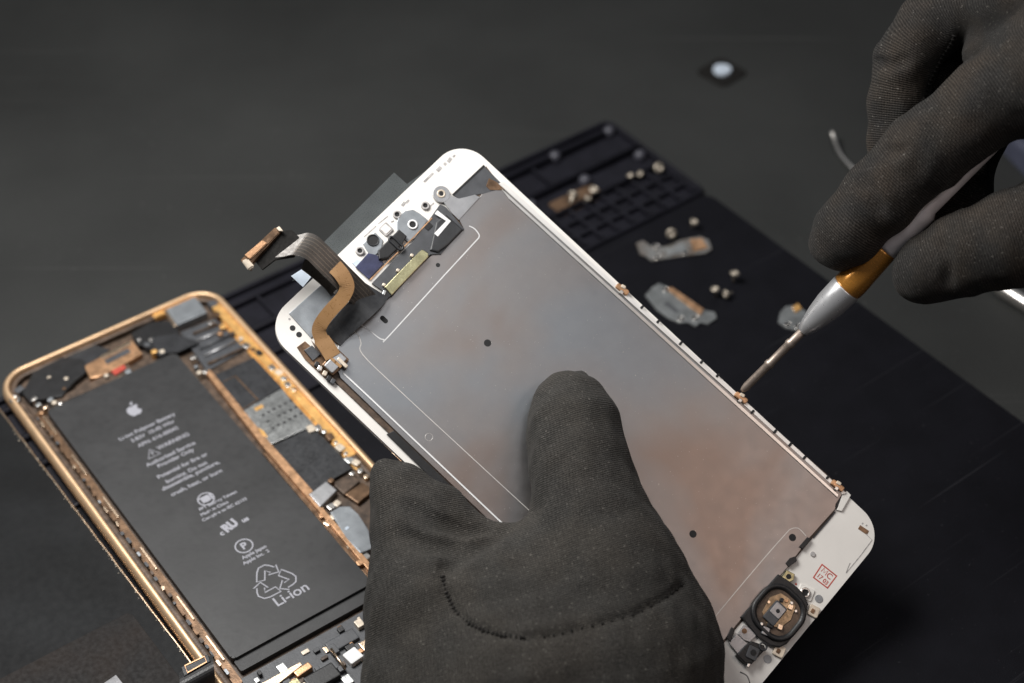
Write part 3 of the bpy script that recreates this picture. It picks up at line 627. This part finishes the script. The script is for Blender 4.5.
for k in range(6):
    o_ = (-.25+k*.1)
    pts = [main[i]+sd[i]*o_+Vector((0, 0, .02)) for i in range(3, 32)]
    ribbon('flex_trace', pts, .022, .006, M['flexline'], fx, sides=sd[3:32])
# stiffener and plug at the cable's end
def slab(name, wpts, up, th, m, parent, bev=.02):
    """box on four arbitrary local corners, thickened against 'up'"""
    bm = bmesh.new(); top = [bm.verts.new(p) for p in wpts]; bot = [bm.verts.new(p-up*th) for p in wpts]
    n = len(wpts); bm.faces.new(top); bm.faces.new(bot[::-1])
    for i in range(n): bm.faces.new((bot[i], bot[(i+1) % n], top[(i+1) % n], top[i]))
    bmesh.ops.recalc_face_normals(bm, faces=bm.faces[:])
    if bev: bmesh.ops.bevel(bm, geom=bm.edges[:], offset=bev, segments=2, affect='EDGES', clamp_overlap=True)
    return link(name, done(bm, name), M[m], parent)
up = Vector((-.3, .25, .92)).normalized()
st_ = slab('flex_stiffener', [dpt(254, 260, .85), dpt(280, 231, 1.0), dpt(292, 230, 1.05), dpt(302, 240, 1.08), dpt(294, 257, 1.02), dpt(275, 260, .95), dpt(262, 270, .88)], up, .06, 'seam', fx, .01)
slab('flex_plug', [dpt(240, 260, 1.0), dpt(275, 227, 1.1), dpt(281, 231, 1.1), dpt(252, 262, 1.0), dpt(249, 270, .98)], up, .2, 'bronze', fx, .02)
slab('plug_face', [dpt(244, 255, 1.06), dpt(262, 240, 1.1), dpt(267, 243, 1.1), dpt(250, 259, 1.06)], up, .05, 'copper', fx, .015)
slab('plug_tip', [dpt(241, 260.5, 1.06), dpt(247, 258, 1.07), dpt(254, 266, 1.05), dpt(248, 270, 1.03)], up, .12, 'cream', fx, .03)
slab('plug_tip', [dpt(276, 228, 1.15), dpt(279, 231, 1.15), dpt(283, 231, 1.15), dpt(279, 226, 1.15)], up, .08, 'cream', fx, .01)
# tail of the cable behind the bezel
ribbon('flex_tail', crv([dpt(304, 262, .7), dpt(316, 271, .4), dpt(330, 283, .15), dpt(336, 290, .06)], 5), .42, .03, M['flex'], ds)
op = crv([dpt(334, 266, .86), dpt(342, 275, .84), dpt(347, 286, .78), dpt(343, 297, .7), dpt(333, 308, .58), dpt(324, 319, .46), dpt(319, 329, .36), dpt(321, 338, .3), dpt(327, 347, .27), dpt(333, 357, .24)], 6)
ribbon('orange_flex', op, [.44-.07*min(1, i/16) + (.06 if i > 42 else 0) for i in range(len(op))], .03, M['orange'], ds)
cs = drect('orange_flex_socket', 335.5, 362, .62, .42, .06, .2, 'bronze', .0, .04, .03)
drect('socket_shell', 335.5, 362, .56, .3, .2, .24, 'tabgrey', 0, .04, .02, cs)
for k in (-1, 1): drect('socket_slot', 335.5+k*2.5, 362+k*2.2, .08, .22, .24, .25, 'orange', 0, .02, 0, cs)
drect('socket_end', 342.5, 362.5, .1, .34, .08, .26, 'cream', 0, .03, .02, cs)

# --- bottom end
dpz('corner_frame', [(843, 493), (847, 491), (851, 495), (842, 511), (837, 510)], .0, .05, 'white', .01)
dpz('corner_notch', [(834.5, 497), (842, 492.5), (846, 496), (840, 506), (835.5, 509.5)], .0, .045, 'blk', .015)
for a in (((859, 527), (868, 533), .13), ((862, 523), (863, 524), .05), ((866, 525), (867, 526), .05)):
    stroke('bezel_slot', P2(a[0], a[1]), a[2], .0, M['bronze'] if a[2] > .1 else M['scratchgrey'], bez, .005)
stroke('bezel_step', P2((866, 534), (872, 540), (860, 556), (846, 573), (850, 563)), .025, .0, M['scratchgrey'], bez, .006)
stroke('bezel_step', P2((835, 512), (826, 523), (813, 538)), .05, .0, M['dgrey'], bez, .012)
dpz('black_tape', [(807.5, 537), (811, 539), (803, 549), (799, 547)], .06, .09, 'blk', .008)
dpz('black_tape', [(790, 558), (796, 556), (797, 561), (789, 567), (786, 563)], .06, .09, 'blk', .008)
dc('bezel_nub', 813, 554, .07, .0, .03, 'scratchgrey')
# home button
hb = dpz('home_button_gasket', [(778.6, 574), (786, 579), (797, 587), (805, 595), (808.5, 604), (806, 618), (797, 632), (787, 644), (780, 647.5), (770, 646), (758, 636), (741, 617), (756, 600)], .02, .13, 'blk', .04)
x, y = dl(778.5, 612.5, .13)
ring('button_ring', 1.42, 1.38, .55, [(0, .1), (0, .17), (.03, .2), (.1, .2), (.15, .15), (.17, .1)], M['blk'], hb, x, y, 8)
prism('button_well', rrect(1.14, 1.08, .4, x, y), .12, .135, M['brown'], hb, .01)
dpz('button_foil', [(762, 612), (770, 597), (781, 593), (789, 598), (796, 606), (791, 620), (780, 628), (767, 625)], .135, .15, 'buttonfoil', .01, hb)
ch = drect('button_chip', 775.5, 613, .62, .38, .15, .22, 'dgrey', .0, .05, .02, hb)
drect('button_chip_face', 778, 610.5, .34, .32, .22, .245, 'tabgrey', .0, .04, .01, ch); dc('chip_hole', 778, 611, .055, .24, .25, 'hole', 0, ch)
for px, py, s, m in ((791, 607, .16, 'goldpale'), (780.5, 627, .16, 'goldpale'), (792, 603, .1, 'steel'), (762, 624, .1, 'steel'), (766, 631, .22, 'tabgrey'), (769, 602, .08, 'goldpale'), (787, 601, .1, 'copper'), (782, 600, .12, 'blk'), (771, 624, .2, 'blk'), (796, 611, .07, 'steel')):
    drect('button_contact', px, py, s, s*.9, .13, .19, m, .4, .04, .02, hb)
dpz('gold_nut', [(782, 577), (787, 570), (795, 574), (794, 580), (788, 583)], .0, .09, 'olive', .015)
dc('nut_bore', 788.8, 576.5, .07, .085, .1, 'hole', 0)
drect('screw_plate', 806, 592.5, .34, .42, .0, .03, 'white', .3, .04)
dring('bottom_screw', 805.5, 592.5, .14, .06, .02, .08, 'steel'); dc('screw_socket', 805.5, 592.5, .085, .02, .05, 'hole', 0)
for px, py in ((819, 598.8), (767.7, 659)): dc('grey_pad', px, py, .11, .0, .012, 'grey', .004)
for px, py in ((814, 611), (779.5, 651)):
    t = drect('gold_tongue', px, py, .3, .3, .0, .07, 'cream', .3, .05, .02); drect('tongue_slot', px-1, py, .12, .1, .07, .085, 'bronze', .2, .02, .005, t)
dc('red_dot', 796, 584, .03, .0, .01, 'stamp', 0)
dpz('flex_mount', [(738, 634), (744, 625), (752, 629), (757, 635), (750, 642), (744, 640)], .02, .07, 'tabgrey', .01); dc('mount_hole', 744.5, 631, .07, .065, .08, 'bronze', 0)
dpz('black_tape', [(727, 638), (732, 627), (735, 630), (731, 642)], .06, .11, 'blk', .01)
dpz('grey_tape', [(729, 643), (737, 634), (748, 644), (739, 655)], .06, .09, 'tabgrey', .01)
dk = dpz('dark_component', [(737, 655), (746, 645), (752, 641), (764, 645), (766, 649), (752, 664), (745, 663)], .0, .18, 'blk', .03)
dring('component_ring', 763.5, 646.5, .12, .04, .15, .22, 'blkg', dk)
drect('component_face', 753, 653, .34, .3, .18, .22, 'dgrey', .3, .04, .02, dk); dc('component_bore', 753.5, 652.5, .08, .215, .23, 'hole', 0, dk)
drect('component_foot', 750, 662, .3, .08, .1, .16, 'steel', .3, .02, .02, dk)
stroke('bezel_groove', [c[:2] for c in crv([(*p, 0) for p in P2((740, 672), (747, 676), (750, 684))], 5)], .03, .0, M['dgrey'], bez, .005)
# stamp: a red frame, lettering running along the long side
sc_ = P2((822, 564.5), (836.5, 576), (827.5, 588), (813.5, 577.5))
stroke('stamp_frame', sc_, .05, .0, M['stamp'], bez, .003, True)
sx, sy = sum(p[0] for p in sc_)/4, sum(p[1] for p in sc_)/4
text('stamp_lettering', "C", .225, sx+.025, sy-.085, .003, M['stamp'], bez, -PI/2, 'CENTER', .0025)
stroke('stamp_lettering', [(sx+.03, sy+.165), (sx+.175, sy+.155), (sx+.06, sy+.09), (sx+.175, sy+.025), (sx+.03, sy+.015)], .022, .0, M['stamp'], bez, .003)
text('stamp_lettering', "17 03", .17, sx-.155, sy+.0, .003, M['stamp'], bez, -PI/2, 'CENTER', .003, .95)

# ------------------------------------------------------------------ gloved hands: one smooth skin each
def V(p): return np.array(p[:], dtype=float)
class Skin:
    def __init__(s): s.c = []; s.cut = []; s.dir1 = None
    def chain(s, pts, k=.45, off=0.0):
        L = off
        for (a, ra), (b, rb) in zip(pts, pts[1:]):
            s.c.append((V(a), ra, V(b), rb, k, L)); L += (b-a).length
    def groove(s, pts, r, k=.15):
        for a, b in zip(pts, pts[1:]): s.cut.append((V(a), r, V(b), r, k))
    @staticmethod
    def cone(p, a, ra, b, rb):
        ba = b-a; l2 = float(ba@ba); pa = p-a
        t = np.clip((pa@ba)/l2, 0, 1)
        d = np.sqrt(((pa-t[..., None]*ba)**2).sum(-1))-(ra+(rb-ra)*t)
        return d, (pa@ba)/math.sqrt(l2)
    def f(s, p, ribs=False):
        F = None; W = 0; Rb = 0
        for a, ra, b, rb, k, L in s.c:
            d, t = s.cone(p, a, ra, b, rb)
            if ribs:
                w = np.exp(-np.clip(d, -1, 6)*9); W = W+w; Rb = Rb+w*(t+L if s.dir1 is None else p@s.dir1)
            if F is None: F = d
            else:
                h = np.clip(.5+.5*(F-d)/k, 0, 1); F = F*(1-h)+d*h-k*h*(1-h)
        q = p*1.0
        wv = np.sin(q@np.array([2.1, 3.4, 1.2])+1.7*np.sin(q@np.array([1.1, -.7, 1.9])))*np.sin(q@np.array([4.6, -3.1, 2.2])+2.0*np.sin(q@np.array([.9, 1.6, -.8])))
        wv = wv+.6*np.sin(q@np.array([7.3, 5.2, -6.1])+1.5*np.sin(q@np.array([2.6, -1.9, 2.4])))*np.sin(q@np.array([1.3, 2.6, 1.5]))
        F = F+.028*wv
        for a, ra, b, rb, k in s.cut:
            d, t = s.cone(p, a, ra, b, rb); d = -d
            h = np.clip(.5-.5*(F-d)/k, 0, 1); F = F*(1-h)+d*h+k*h*(1-h)
        return (F, Rb/W) if ribs else F
    def hit(s, px, py, d0=30, d1=60):
        r = V(ray(px, py)); o = V(CAM); t = d0
        for i in range(160):
            v = float(s.f((o+r*t)[None])[0])
            if v < .002: break
            t += v*.8
            if t > d1: return None
        return Vector(o+r*t)
    def mesh(s, name, lo, hi, h=.11):
        n = [int((hi[i]-lo[i])/h)+1 for i in range(3)]
        ax = [lo[i]+h*np.arange(n[i]) for i in range(3)]
        F = np.empty(n)
        for i in range(n[0]):
            Y, Z_ = np.meshgrid(ax[1], ax[2], indexing='ij')
            F[i] = s.f(np.stack([np.full_like(Y, ax[0][i]), Y, Z_], -1))
        F[0] = F[-1] = 1; F[:, 0] = F[:, -1] = 1; F[:, :, 0] = F[:, :, -1] = 1
        neg = F < 0
        c = [m_-1 for m_ in n]
        acc = np.zeros((*c, 3)); cnt = np.zeros(c)
        idx = np.stack(np.meshgrid(*[np.arange(q) for q in c], indexing='ij'), -1).astype(float)
        cor = [(i, j, k) for i in (0, 1) for j in (0, 1) for k in (0, 1)]
        sl = lambda o: F[o[0]:o[0]+c[0], o[1]:o[1]+c[1], o[2]:o[2]+c[2]]
        for a in cor:
            for d in range(3):
                if a[d]: continue
                b = list(a); b[d] = 1
                fa, fb = sl(a), sl(b); x = (fa < 0) != (fb < 0)
                t = np.where(x, fa/np.where(fa == fb, 1, fa-fb), 0)
                q = np.zeros((*c, 3)); q += np.array(a); q[..., d] += t
                acc += np.where(x[..., None], q, 0); cnt += x
        act = cnt > 0; vid = -np.ones(c, int); vid[act] = np.arange(act.sum())
        P = (idx[act]+acc[act]/cnt[act][:, None])*h+np.array(lo)
        faces = []
        for d in range(3):
            e1, e2 = [(1, 2), (2, 0), (0, 1)][d]
            A = np.take(neg, range(0, n[d]-1), d); B = np.take(neg, range(1, n[d]), d)
            X = np.argwhere(A != B)
            X = X[(X[:, e1] > 0) & (X[:, e2] > 0) & (X[:, e1] < n[e1]-1) & (X[:, e2] < n[e2]-1)]
            fl = A[X[:, 0], X[:, 1], X[:, 2]]
            def g(o1, o2):
                Y = X.copy(); Y[:, e1] -= o1; Y[:, e2] -= o2; return vid[Y[:, 0], Y[:, 1], Y[:, 2]]
            Q = np.stack([g(1, 1), g(0, 1), g(0, 0), g(1, 0)], 1)
            Q[~fl] = Q[~fl][:, ::-1]; faces.append(Q)
        Q = np.concatenate(faces)
        for it in range(3):                 # settle the points on the surface
            e_ = .02; v = s.f(P); G = np.stack([s.f(P+np.eye(3)[i]*e_)-s.f(P-np.eye(3)[i]*e_) for i in range(3)], -1)/(2*e_)
            ok = (np.abs(v) < h*1.5)[:, None]
            P = P-np.where(ok, v[:, None]*G/np.maximum((G**2).sum(-1), .2)[:, None], 0)*.8
        me = bpy.data.meshes.new(name); me.from_pydata(P.tolist(), [], Q.tolist()); me.update()
        _, rb = s.f(P, True)
        at = me.attributes.new('rib', 'FLOAT', 'POINT'); at.data.foreach_set('value', rb.astype(np.float32))
        at = me.attributes.new('around', 'FLOAT', 'POINT'); at.data.foreach_set('value', (P@np.array(s.dir2)).astype(np.float32))
        me.shade_smooth(); return me

# left hand: thumb on the plate, web round the display's edge, fingers underneath
Lh = Skin(); Lh.dir2 = (.75, .2, -.3); Lh.dir1 = V((dp(560, 400, 1)-dp(640, 640, 1)).normalized())
Lh.chain([(dp(569, 404, .66), .86), (dp(573, 424, .85), 1.1), (dp(580, 466, 1.05), 1.2), (dp(591, 515, 1.1), 1.38), (dp(602, 575, .9), 1.98), (dp(610, 650, .3), 2.78), (dp(600, 770, -.6), 3.3)], .5)
Lh.chain([(dp(580, 379, .55), .2), (dp(576, 392, .6), .55)], .2)
Lh.chain([(dp(386, 473, -.25), .36), (dp(400, 495, -.25), .72), (dp(420, 535, -.2), 1.22), (dp(436, 600, -.1), 1.75), (dp(446, 690, -.2), 2.05), (dp(470, 780, -.6), 2.4)], .45)
Lh.chain([(dp(404, 486, -.1), .5), (dp(436, 511, -.05), .66), (dp(475, 548, -.1), .78)], .3)
Lh.chain([(dp(537, 580, .6), 1.25), (dp(510, 600, .4), 1.6), (dp(520, 670, .2), 2.6), (dp(530, 770, -.6), 3.0)], .9)
Lh.chain([(dp(530, 770, -1.2), 3.4), (dp(540, 900, -2.6), 3.3), (dp(560, 1060, -5), 3.1)], .8, 10)
# index, middle, ring and little fingers run under the display
for (a, b, c_, d_, r) in (((430, 620), (452, 560), (520, 480), (585, 425), .98), ((480, 640), (540, 565), (610, 510), (665, 462), 1.0), ((530, 680), (610, 610), (680, 560), (728, 520), .95), ((580, 720), (660, 660), (716, 620), (750, 590), .85)):
    Lh.chain([(dp(*a, -1.5), r*1.2), (dp(*b, -2.1), r*1.05), (dp(*c_, -1.75), r), (dp(*d_, -1.25), r*.8)], .35, 2.0)
for pts in ([(504, 527), (490, 538), (470, 549), (455, 558), (448, 566)], [(486, 528), (455, 527), (428, 516), (408, 502)], [(458, 546), (432, 545), (402, 534)]):
    S3 = [Lh.hit(*p) for p in pts]; S3 = [p+(CAM-p).normalized()*.08 for p in S3 if p]
    Lh.groove(crv(S3, 3), .17, .22)
LSEAM = [(442, 577), (447, 594), (456, 611), (468, 623), (484, 631), (502, 636), (524, 638), (550, 636), (575, 630), (600, 624), (635, 614), (665, 598), (684, 583)]
S3 = [Lh.hit(*p) for p in LSEAM]; Lh.groove([p+(CAM-p).normalized()*.03 for p in S3], .075, .1)
lo = [min(a[i] for a in [*(c[0] for c in Lh.c), *(c[2] for c in Lh.c)])-3.6 for i in range(3)]
hi = [max(a[i] for a in [*(c[0] for c in Lh.c), *(c[2] for c in Lh.c)])+3.6 for i in range(3)]
lo[2] = max(lo[2], -.6); lo[1] = max(lo[1], -26)
lme = Lh.mesh('gloved_hand', lo, hi, .12)
lh = link('gloved_hand', lme, M['gloveL'], None, 'charcoal gloved hand in front gripping the display with its thumb on the metal plate', 'gloved hand')

def stitches(skin, pix, parent, name='seam', r=.035, gap=.13, ln=.11, lift=.0):
    pts = [skin.hit(*p) for p in pix]; pts = [p for p in pts if p]
    cr = crv(pts, 14); 
    bm = tube_bm(cr, r, 6)
    L = 0; last = -1
    for a, b in zip(cr, cr[1:]):
        L += (b-a).length
        if L-last > gap:
            last = L; t = (b-a).normalized(); nn = (CAM-a).normalized(); sd_ = t.cross(nn).normalized()
            tube_bm([a-sd_*ln+nn*.0, a+nn*.035, a+sd_*ln+nn*.0], .028, 5, bm, up=t)
    bmesh.ops.recalc_face_normals(bm, faces=bm.faces[:])
    return link(name, done(bm, name), M['seam'], parent, smooth=True)
stitches(Lh, [(442, 577), (447, 594), (456, 611), (468, 623), (484, 631), (502, 636), (524, 638)], lh, r=.03, gap=.1, ln=.07)
stitches(Lh, [(524, 638), (550, 636), (575, 630), (600, 624), (635, 614), (665, 598), (684, 583)], lh, 'seam', .012, .22, .03)

# right hand
tipW = dp(742, 391, .13); d0 = depth_of(tipW)
def sdp(px, off=0.0):                       # the screwdriver's axis: straight from its tip up to the right
    y = 391-(px-742)*.985; return px, y, d0-(px-742)*.0125
def R_(px, py, dz, r): return (deep(px, py, d0-(px-742)*.0125+dz), r)
Rh = Skin(); Rh.dir2 = (.5, -.6, .3)
Rh.chain([R_(838, 243, -.35, .72), R_(848, 231, -.45, .88), R_(881, 196, -.5, .96), R_(926, 151, -.5, 1.04), R_(988, 103, -.3, 1.08), R_(1050, 70, .2, 1.6), R_(1130, 20, .8, 2.2)], .3)
Rh.chain([R_(894, 165, 1.15, .66), R_(896, 140, 1.1, .73), R_(898, 100, .9, .77), R_(906, 60, .7, .84), R_(930, 26, .6, .86), R_(966, 6, .6, .82), R_(1016, 0, .6, 1.25), R_(1080, -10, .9, 2.1)], .16, 2)
Rh.chain([R_(920, 274, -.1, .72), R_(932, 268, -.1, .86), R_(965, 254, 0, 1.03), R_(1010, 240, .2, 1.18), R_(1070, 222, .6, 1.4), R_(1160, 170, 1.0, 2.0)], .3, 4)
Rh.chain([R_(915, 130, 2.3, .7), R_(945, 80, 2.2, .85), R_(985, 40, 2.2, .95), R_(1040, 10, 2.0, 1.3)], .2, 3)
Rh.chain([R_(992, 52, .35, .75), R_(1050, 40, .4, 1.2)], .3, 2)
Rh.chain([R_(944, 226, 1.5, .55), R_(962, 197, 1.8, .72), R_(972, 150, 2.2, .7), R_(1000, 90, 2.6, 1.0), R_(1110, 30, 2.6, 1.8)], .25, 6)
Rh.chain([R_(1130, 10, .8, 2.3), R_(1180, 90, 1.0, 2.6), R_(1160, 170, 1.0, 2.0)], .8, 8)
Rh.chain([R_(1150, 60, 1.0, 2.8), R_(1300, 0, 2.0, 3.0), R_(1420, -60, 2.6, 3.0)], .8, 8)
for pts in ([(858, 178), (870, 192), (880, 212)], [(884, 150), (893, 152), (900, 149)], [(940, 240), (948, 262), (946, 285)], [(872, 62), (888, 66), (905, 60)]):
    S3 = [Rh.hit(*p) for p in pts]; S3 = [p+(CAM-p).normalized()*.1 for p in S3 if p]
    if len(S3) > 1: Rh.groove(crv(S3, 3), .12, .2)
lo = [min(a[i]-3.2 for a in [*(c[0] for c in Rh.c), *(c[2] for c in Rh.c)]) for i in range(3)]
hi = [max(a[i]+3.2 for a in [*(c[0] for c in Rh.c), *(c[2] for c in Rh.c)]) for i in range(3)]
hi[0] = min(hi[0], 24)
rme = Rh.mesh('gloved_hand', lo, hi, .11)
rh = link('gloved_hand', rme, M['gloveR'], None, 'dark gloved hand at the upper right pinching the small screwdriver', 'gloved hand')
stitches(Rh, [(954, 36), (949, 46), (942, 56), (936, 68), (930, 80), (926, 92), (923, 100)], rh, r=.035, gap=.12, ln=.08)

# ------------------------------------------------------------------ screwdriver
sp0 = deep(*sdp(742)); sp1 = deep(*sdp(1012)); axv = (sp1-sp0)
def at_px(px): 
    q = deep(*sdp(px)); return (q-sp0).dot(axv.normalized())
sd_t = thing('screwdriver', Matrix.Translation(sp0), 'slim precision screwdriver with silver nose and amber ring touching the edge of the display', 'screwdriver')
Z0 = Vector((0, 0, 0)); Z1 = axv
L1, L2, L3, L4 = at_px(803), at_px(847), at_px(886), at_px(1030)
lathe('shaft', [(0, .06), (.06, .09), (.2, .115), (L1*.42, .115), (L1*.44, .14), (L1*.47, .14), (L1*.49, .115), (L1*.76, .12), (L1*.78, .145), (L1*.81, .145), (L1*.83, .12), (L1+.2, .125)], Z0, Z1, M['shaft'], sd_t, smooth=True)
lathe('nose_cone', [(L1-.02, .13), (L1, .165), (L1+.25, .25), (L1+.6, .34), (L1+1.0, .405), (L2-.03, .435), (L2, .43)], Z0, Z1, M['sdsilver'], sd_t, smooth=True)
lathe('grip_ring', [(L2+.003, .41), (L2+.06, .43), (L2+.3, .43), (L2+.6, .405), (L3-.06, .35), (L3, .33)], Z0, Z1, M['sdgrip'], sd_t, smooth=True)
lathe('handle', [(L3+.003, .33), (L3+.1, .34), (L3+1.4, .33), (L3+1.55, .24), (L4-.5, .2), (L4, .16)], Z0, Z1, M['sdhandle'], sd_t, smooth=True)

# ------------------------------------------------------------------ bent probe lying on the table
pz = .16
pth = [tab(832, 132, .45), tab(835, 141, .3), tab(840, 154, pz), tab(847, 163, pz), tab(858, 173, pz), tab(900, 205, pz), tab(1000, 283, pz+.1)]
pr = thing('dental_probe', Matrix.Translation(tab(920, 220, 0)), 'thin steel probe with a bent tip lying on the grey table behind the right hand', 'probe')
o0 = tab(920, 220, 0)
tube('probe_tip', [p-o0 for p in crv(pth[:-1], 5)]+[pth[-1]-o0], .085, M['steel'], pr, 8)
tube('probe_handle', [tab(985, 276, .3)-o0, tab(995, 284, .3)-o0, tab(1003, 289, .3)-o0, tab(1150, 380, .3)-o0], [.1, .2, .3, .3], M['steel'], pr, 14)
# blurred blue-grey holder behind the hand
bx = prism('parts_case', [tab(x, y, 0)[:2] for x, y in [(1000, 150), (1026, 136), (1140, 130), (1180, 190), (1030, 181)]], .0, .9, M['bluepl'], None, .2)
tag(bx, 'dark blue grey plastic case half hidden behind the right hand at the picture edge', 'case')

# ------------------------------------------------------------------ white button on a black square, on the table
c0 = tab(722, 73, 0); bb = thing('button_part', Matrix.Translation(c0), 'small round white button on a black square base, alone on the grey table', 'phone button')
prism('button_base', rrect(1.5, 1.5, .25, 0, 0, .75), 0, .06, M['seam'], bb, .03)
prism('button_cap', circ(0, 0, .36, 28), .08, .22, M['bluewhite'], bb, .05)

# ------------------------------------------------------------------ removed metal brackets and screws on the mat
def bracket(name, pix, m, label, feats=(), z=.12, t=.06):
    c = tab(sum(p[0] for p in pix)/len(pix), sum(p[1] for p in pix)/len(pix), z)
    b = thing(name, Matrix.Translation(c), label, 'bracket')
    L_ = lambda x, y, q=z+t: ((tab(x, y, q)-c).x, (tab(x, y, q)-c).y)
    prism('plate', [L_(*p) for p in pix], .003, t, M[m], b, .015)
    for i in (2, len(pix)//2+2, len(pix)-3):
        x, y = L_(*pix[i]); hx, hy = x*.72, y*.72
        prism('screw_hole', circ(hx, hy, .085, 16), t-.01, t+.004, M['hole'], b, 0)
        ring('hole_collar', .25, .25, .125, [(0, t), (0, t+.015), (.01, t+.02), (.035, t+.015), (.04, t)], M['steel'], b, hx, hy, 5)
    for nm, fp, z0, z1, fm in feats:
        prism(nm, [L_(*p, z+z1) for p in fp], z0, z1, M[fm], b, .02)
    return b
bracket('metal_bracket', [(636, 243), (643, 240), (650, 246), (665, 247), (680, 240), (700, 236), (709, 240), (712, 249), (706, 253), (690, 255), (668, 258), (652, 261), (646, 256), (640, 254)], 'bracket', 'long zinc shield bracket with a stepped edge, the upper of two beside the tray',
        [('raised_rib', [(690, 239), (702, 238), (708, 247), (694, 251)], .06, .1, 'copper'), ('raised_rib', [(664, 248), (684, 243), (688, 251), (668, 255)], .06, .09, 'silver')])
bracket('metal_bracket', [(645, 295), (652, 287), (659, 283), (668, 287), (690, 299), (704, 310), (715, 312), (717, 318), (708, 324), (700, 322), (696, 326), (688, 322), (680, 323), (668, 318), (656, 309)], 'bracket2', 'grey bracket with a copper stripe, lying nearest the display edge',
        [('copper_stripe', [(667, 288), (672, 287), (704, 309), (701, 314), (690, 306)], .06, .11, 'copper'), ('dark_slot', [(663, 303), (668, 302), (680, 311), (675, 313)], .055, .066, 'dgrey')])
bracket('metal_bracket', [(780, 312), (786, 306), (796, 305), (806, 311), (808, 320), (800, 331), (786, 328), (778, 322)], 'bracket2', 'small dull bracket with an orange speck, just left of the screwdriver nose',
        [('orange_speck', [(792, 307), (798, 303), (802, 308), (796, 312)], .06, .1, 'golddeep')])
sm = None
def screw_mesh():
    bm = bmesh.new(); prof = [(0, 0, .03), (0, .28, .07), (.0, .3, .07), (0, .3, .15), (0, .37, .17), (0, .41, .12), (0, .4, .06), (0, .35, .05)]
    n = 16; R = [[bm.verts.new((r*math.cos(2*PI*i/n), r*math.sin(2*PI*i/n), z)) for i in range(n)] for _, z, r in prof]
    for A, B in zip(R, R[1:]):
        for k in range(n): bm.faces.new((A[k], A[(k+1) % n], B[(k+1) % n], B[k]))
    bm.faces.new(R[0][::-1]); bm.faces.new(R[-1])
    bmesh.ops.recalc_face_normals(bm, faces=bm.faces[:])
    me = done(bm, 'screw'); me.materials.append(M['screw']); me.shade_smooth(); return me
sm = screw_mesh()
scr = [(670, 232, 'tiny screw just above the upper bracket, wider of the two there', 1.25, 1.2), (691, 227, 'tiny screw above the upper bracket, nearer its right end', 1.0, .3),
       (733, 281, 'tiny upright screw, topmost of the three right of the lower bracket', 1.1, .2), (715, 295, 'tiny screw, leftmost of the three right of the lower bracket', 1.0, .1), (733, 294, 'tiny screw lying flat directly below the upright screw', 1.0, 1.4),
       (593, 195, 'pale screw in the tray compartment, uppermost of the brown corner group', 1.15, .2), (584, 203, 'dull screw between two paler screws in the brown tray corner', .9, .5), (570, 206, 'bright screw in the tray nearest the display edge', 1.3, 1.3),
       (632, 181, 'dim grey screw, lowest of the three in the right tray compartment', .9, .3), (644, 175, 'small copper tinted screw in the middle of the three in the right tray compartment', .8, 1.0), (654, 170, 'bright screw at the right end of the tray compartment', 1.3, .9)]
for i, (px, py, lab, s, tl) in enumerate(scr):
    z = .07 if i > 4 else .125
    o = bpy.data.objects.new('screw', sm); COL.objects.link(o)
    o.location = tab(px, py+2, z) + Vector((0, 0, .16*math.sin(tl)*s)); o.rotation_euler = (tl, 0, i*1.3); o.scale = (s*.9, s*.9, s*.9)
    tag(o, lab, 'screw', 'loose screws on the mat and in its tray')
x0 = ml(577, 200, .07)
prism('brown_label', rrect(2.0, .9, .1, *x0), .06, .075, M['bronze'], mat_t, 0)

# ------------------------------------------------------------------ light: soft key lamp over the bench, the other lamps added
def area(name, loc, tgt, size, power, col, sy=None):
    L = bpy.data.lights.new(name, 'AREA'); L.energy = power; L.color = col; L.shape = 'RECTANGLE'; L.size = size; L.size_y = sy or size
    o = bpy.data.objects.new(name, L); COL.objects.link(o); o.location = loc
    o.rotation_euler = (Vector(tgt)-Vector(loc)).to_track_quat('-Z', 'Y').to_euler(); return o
area('key_lamp', (-17, -2, 38), (-5, -6, 5), 18, 23000, (1, .985, .96))
area('overhead_fill', (9, -15, 52), (-1, -6, 5), 20, 1900, (.97, .98, 1))  # added light, placed so the plate's top end reflects it
area('warm_fill', (34, -24, 40), (7, -12, 3), 22, 2500, (1, .82, .73))  # added warm light in place of surroundings reflected in the plate's lower end
area('back_rim_fill', (10, 48, 42), (0, 0, 3), 30, 1500, (.95, .97, 1))  # added rim light to bring out highlights on ridges
w = bpy.data.worlds.new('World'); S.world = w; w.use_nodes = True
w.node_tree.nodes['Background'].inputs[0].default_value = (.75, .8, .9, 1); w.node_tree.nodes['Background'].inputs[1].default_value = .06
S.view_settings.view_transform = 'Standard'; S.view_settings.look = 'None'; S.view_settings.exposure = 0; S.view_settings.gamma = 1
S.cycles.use_denoising = True
S.cycles.max_bounces = 8
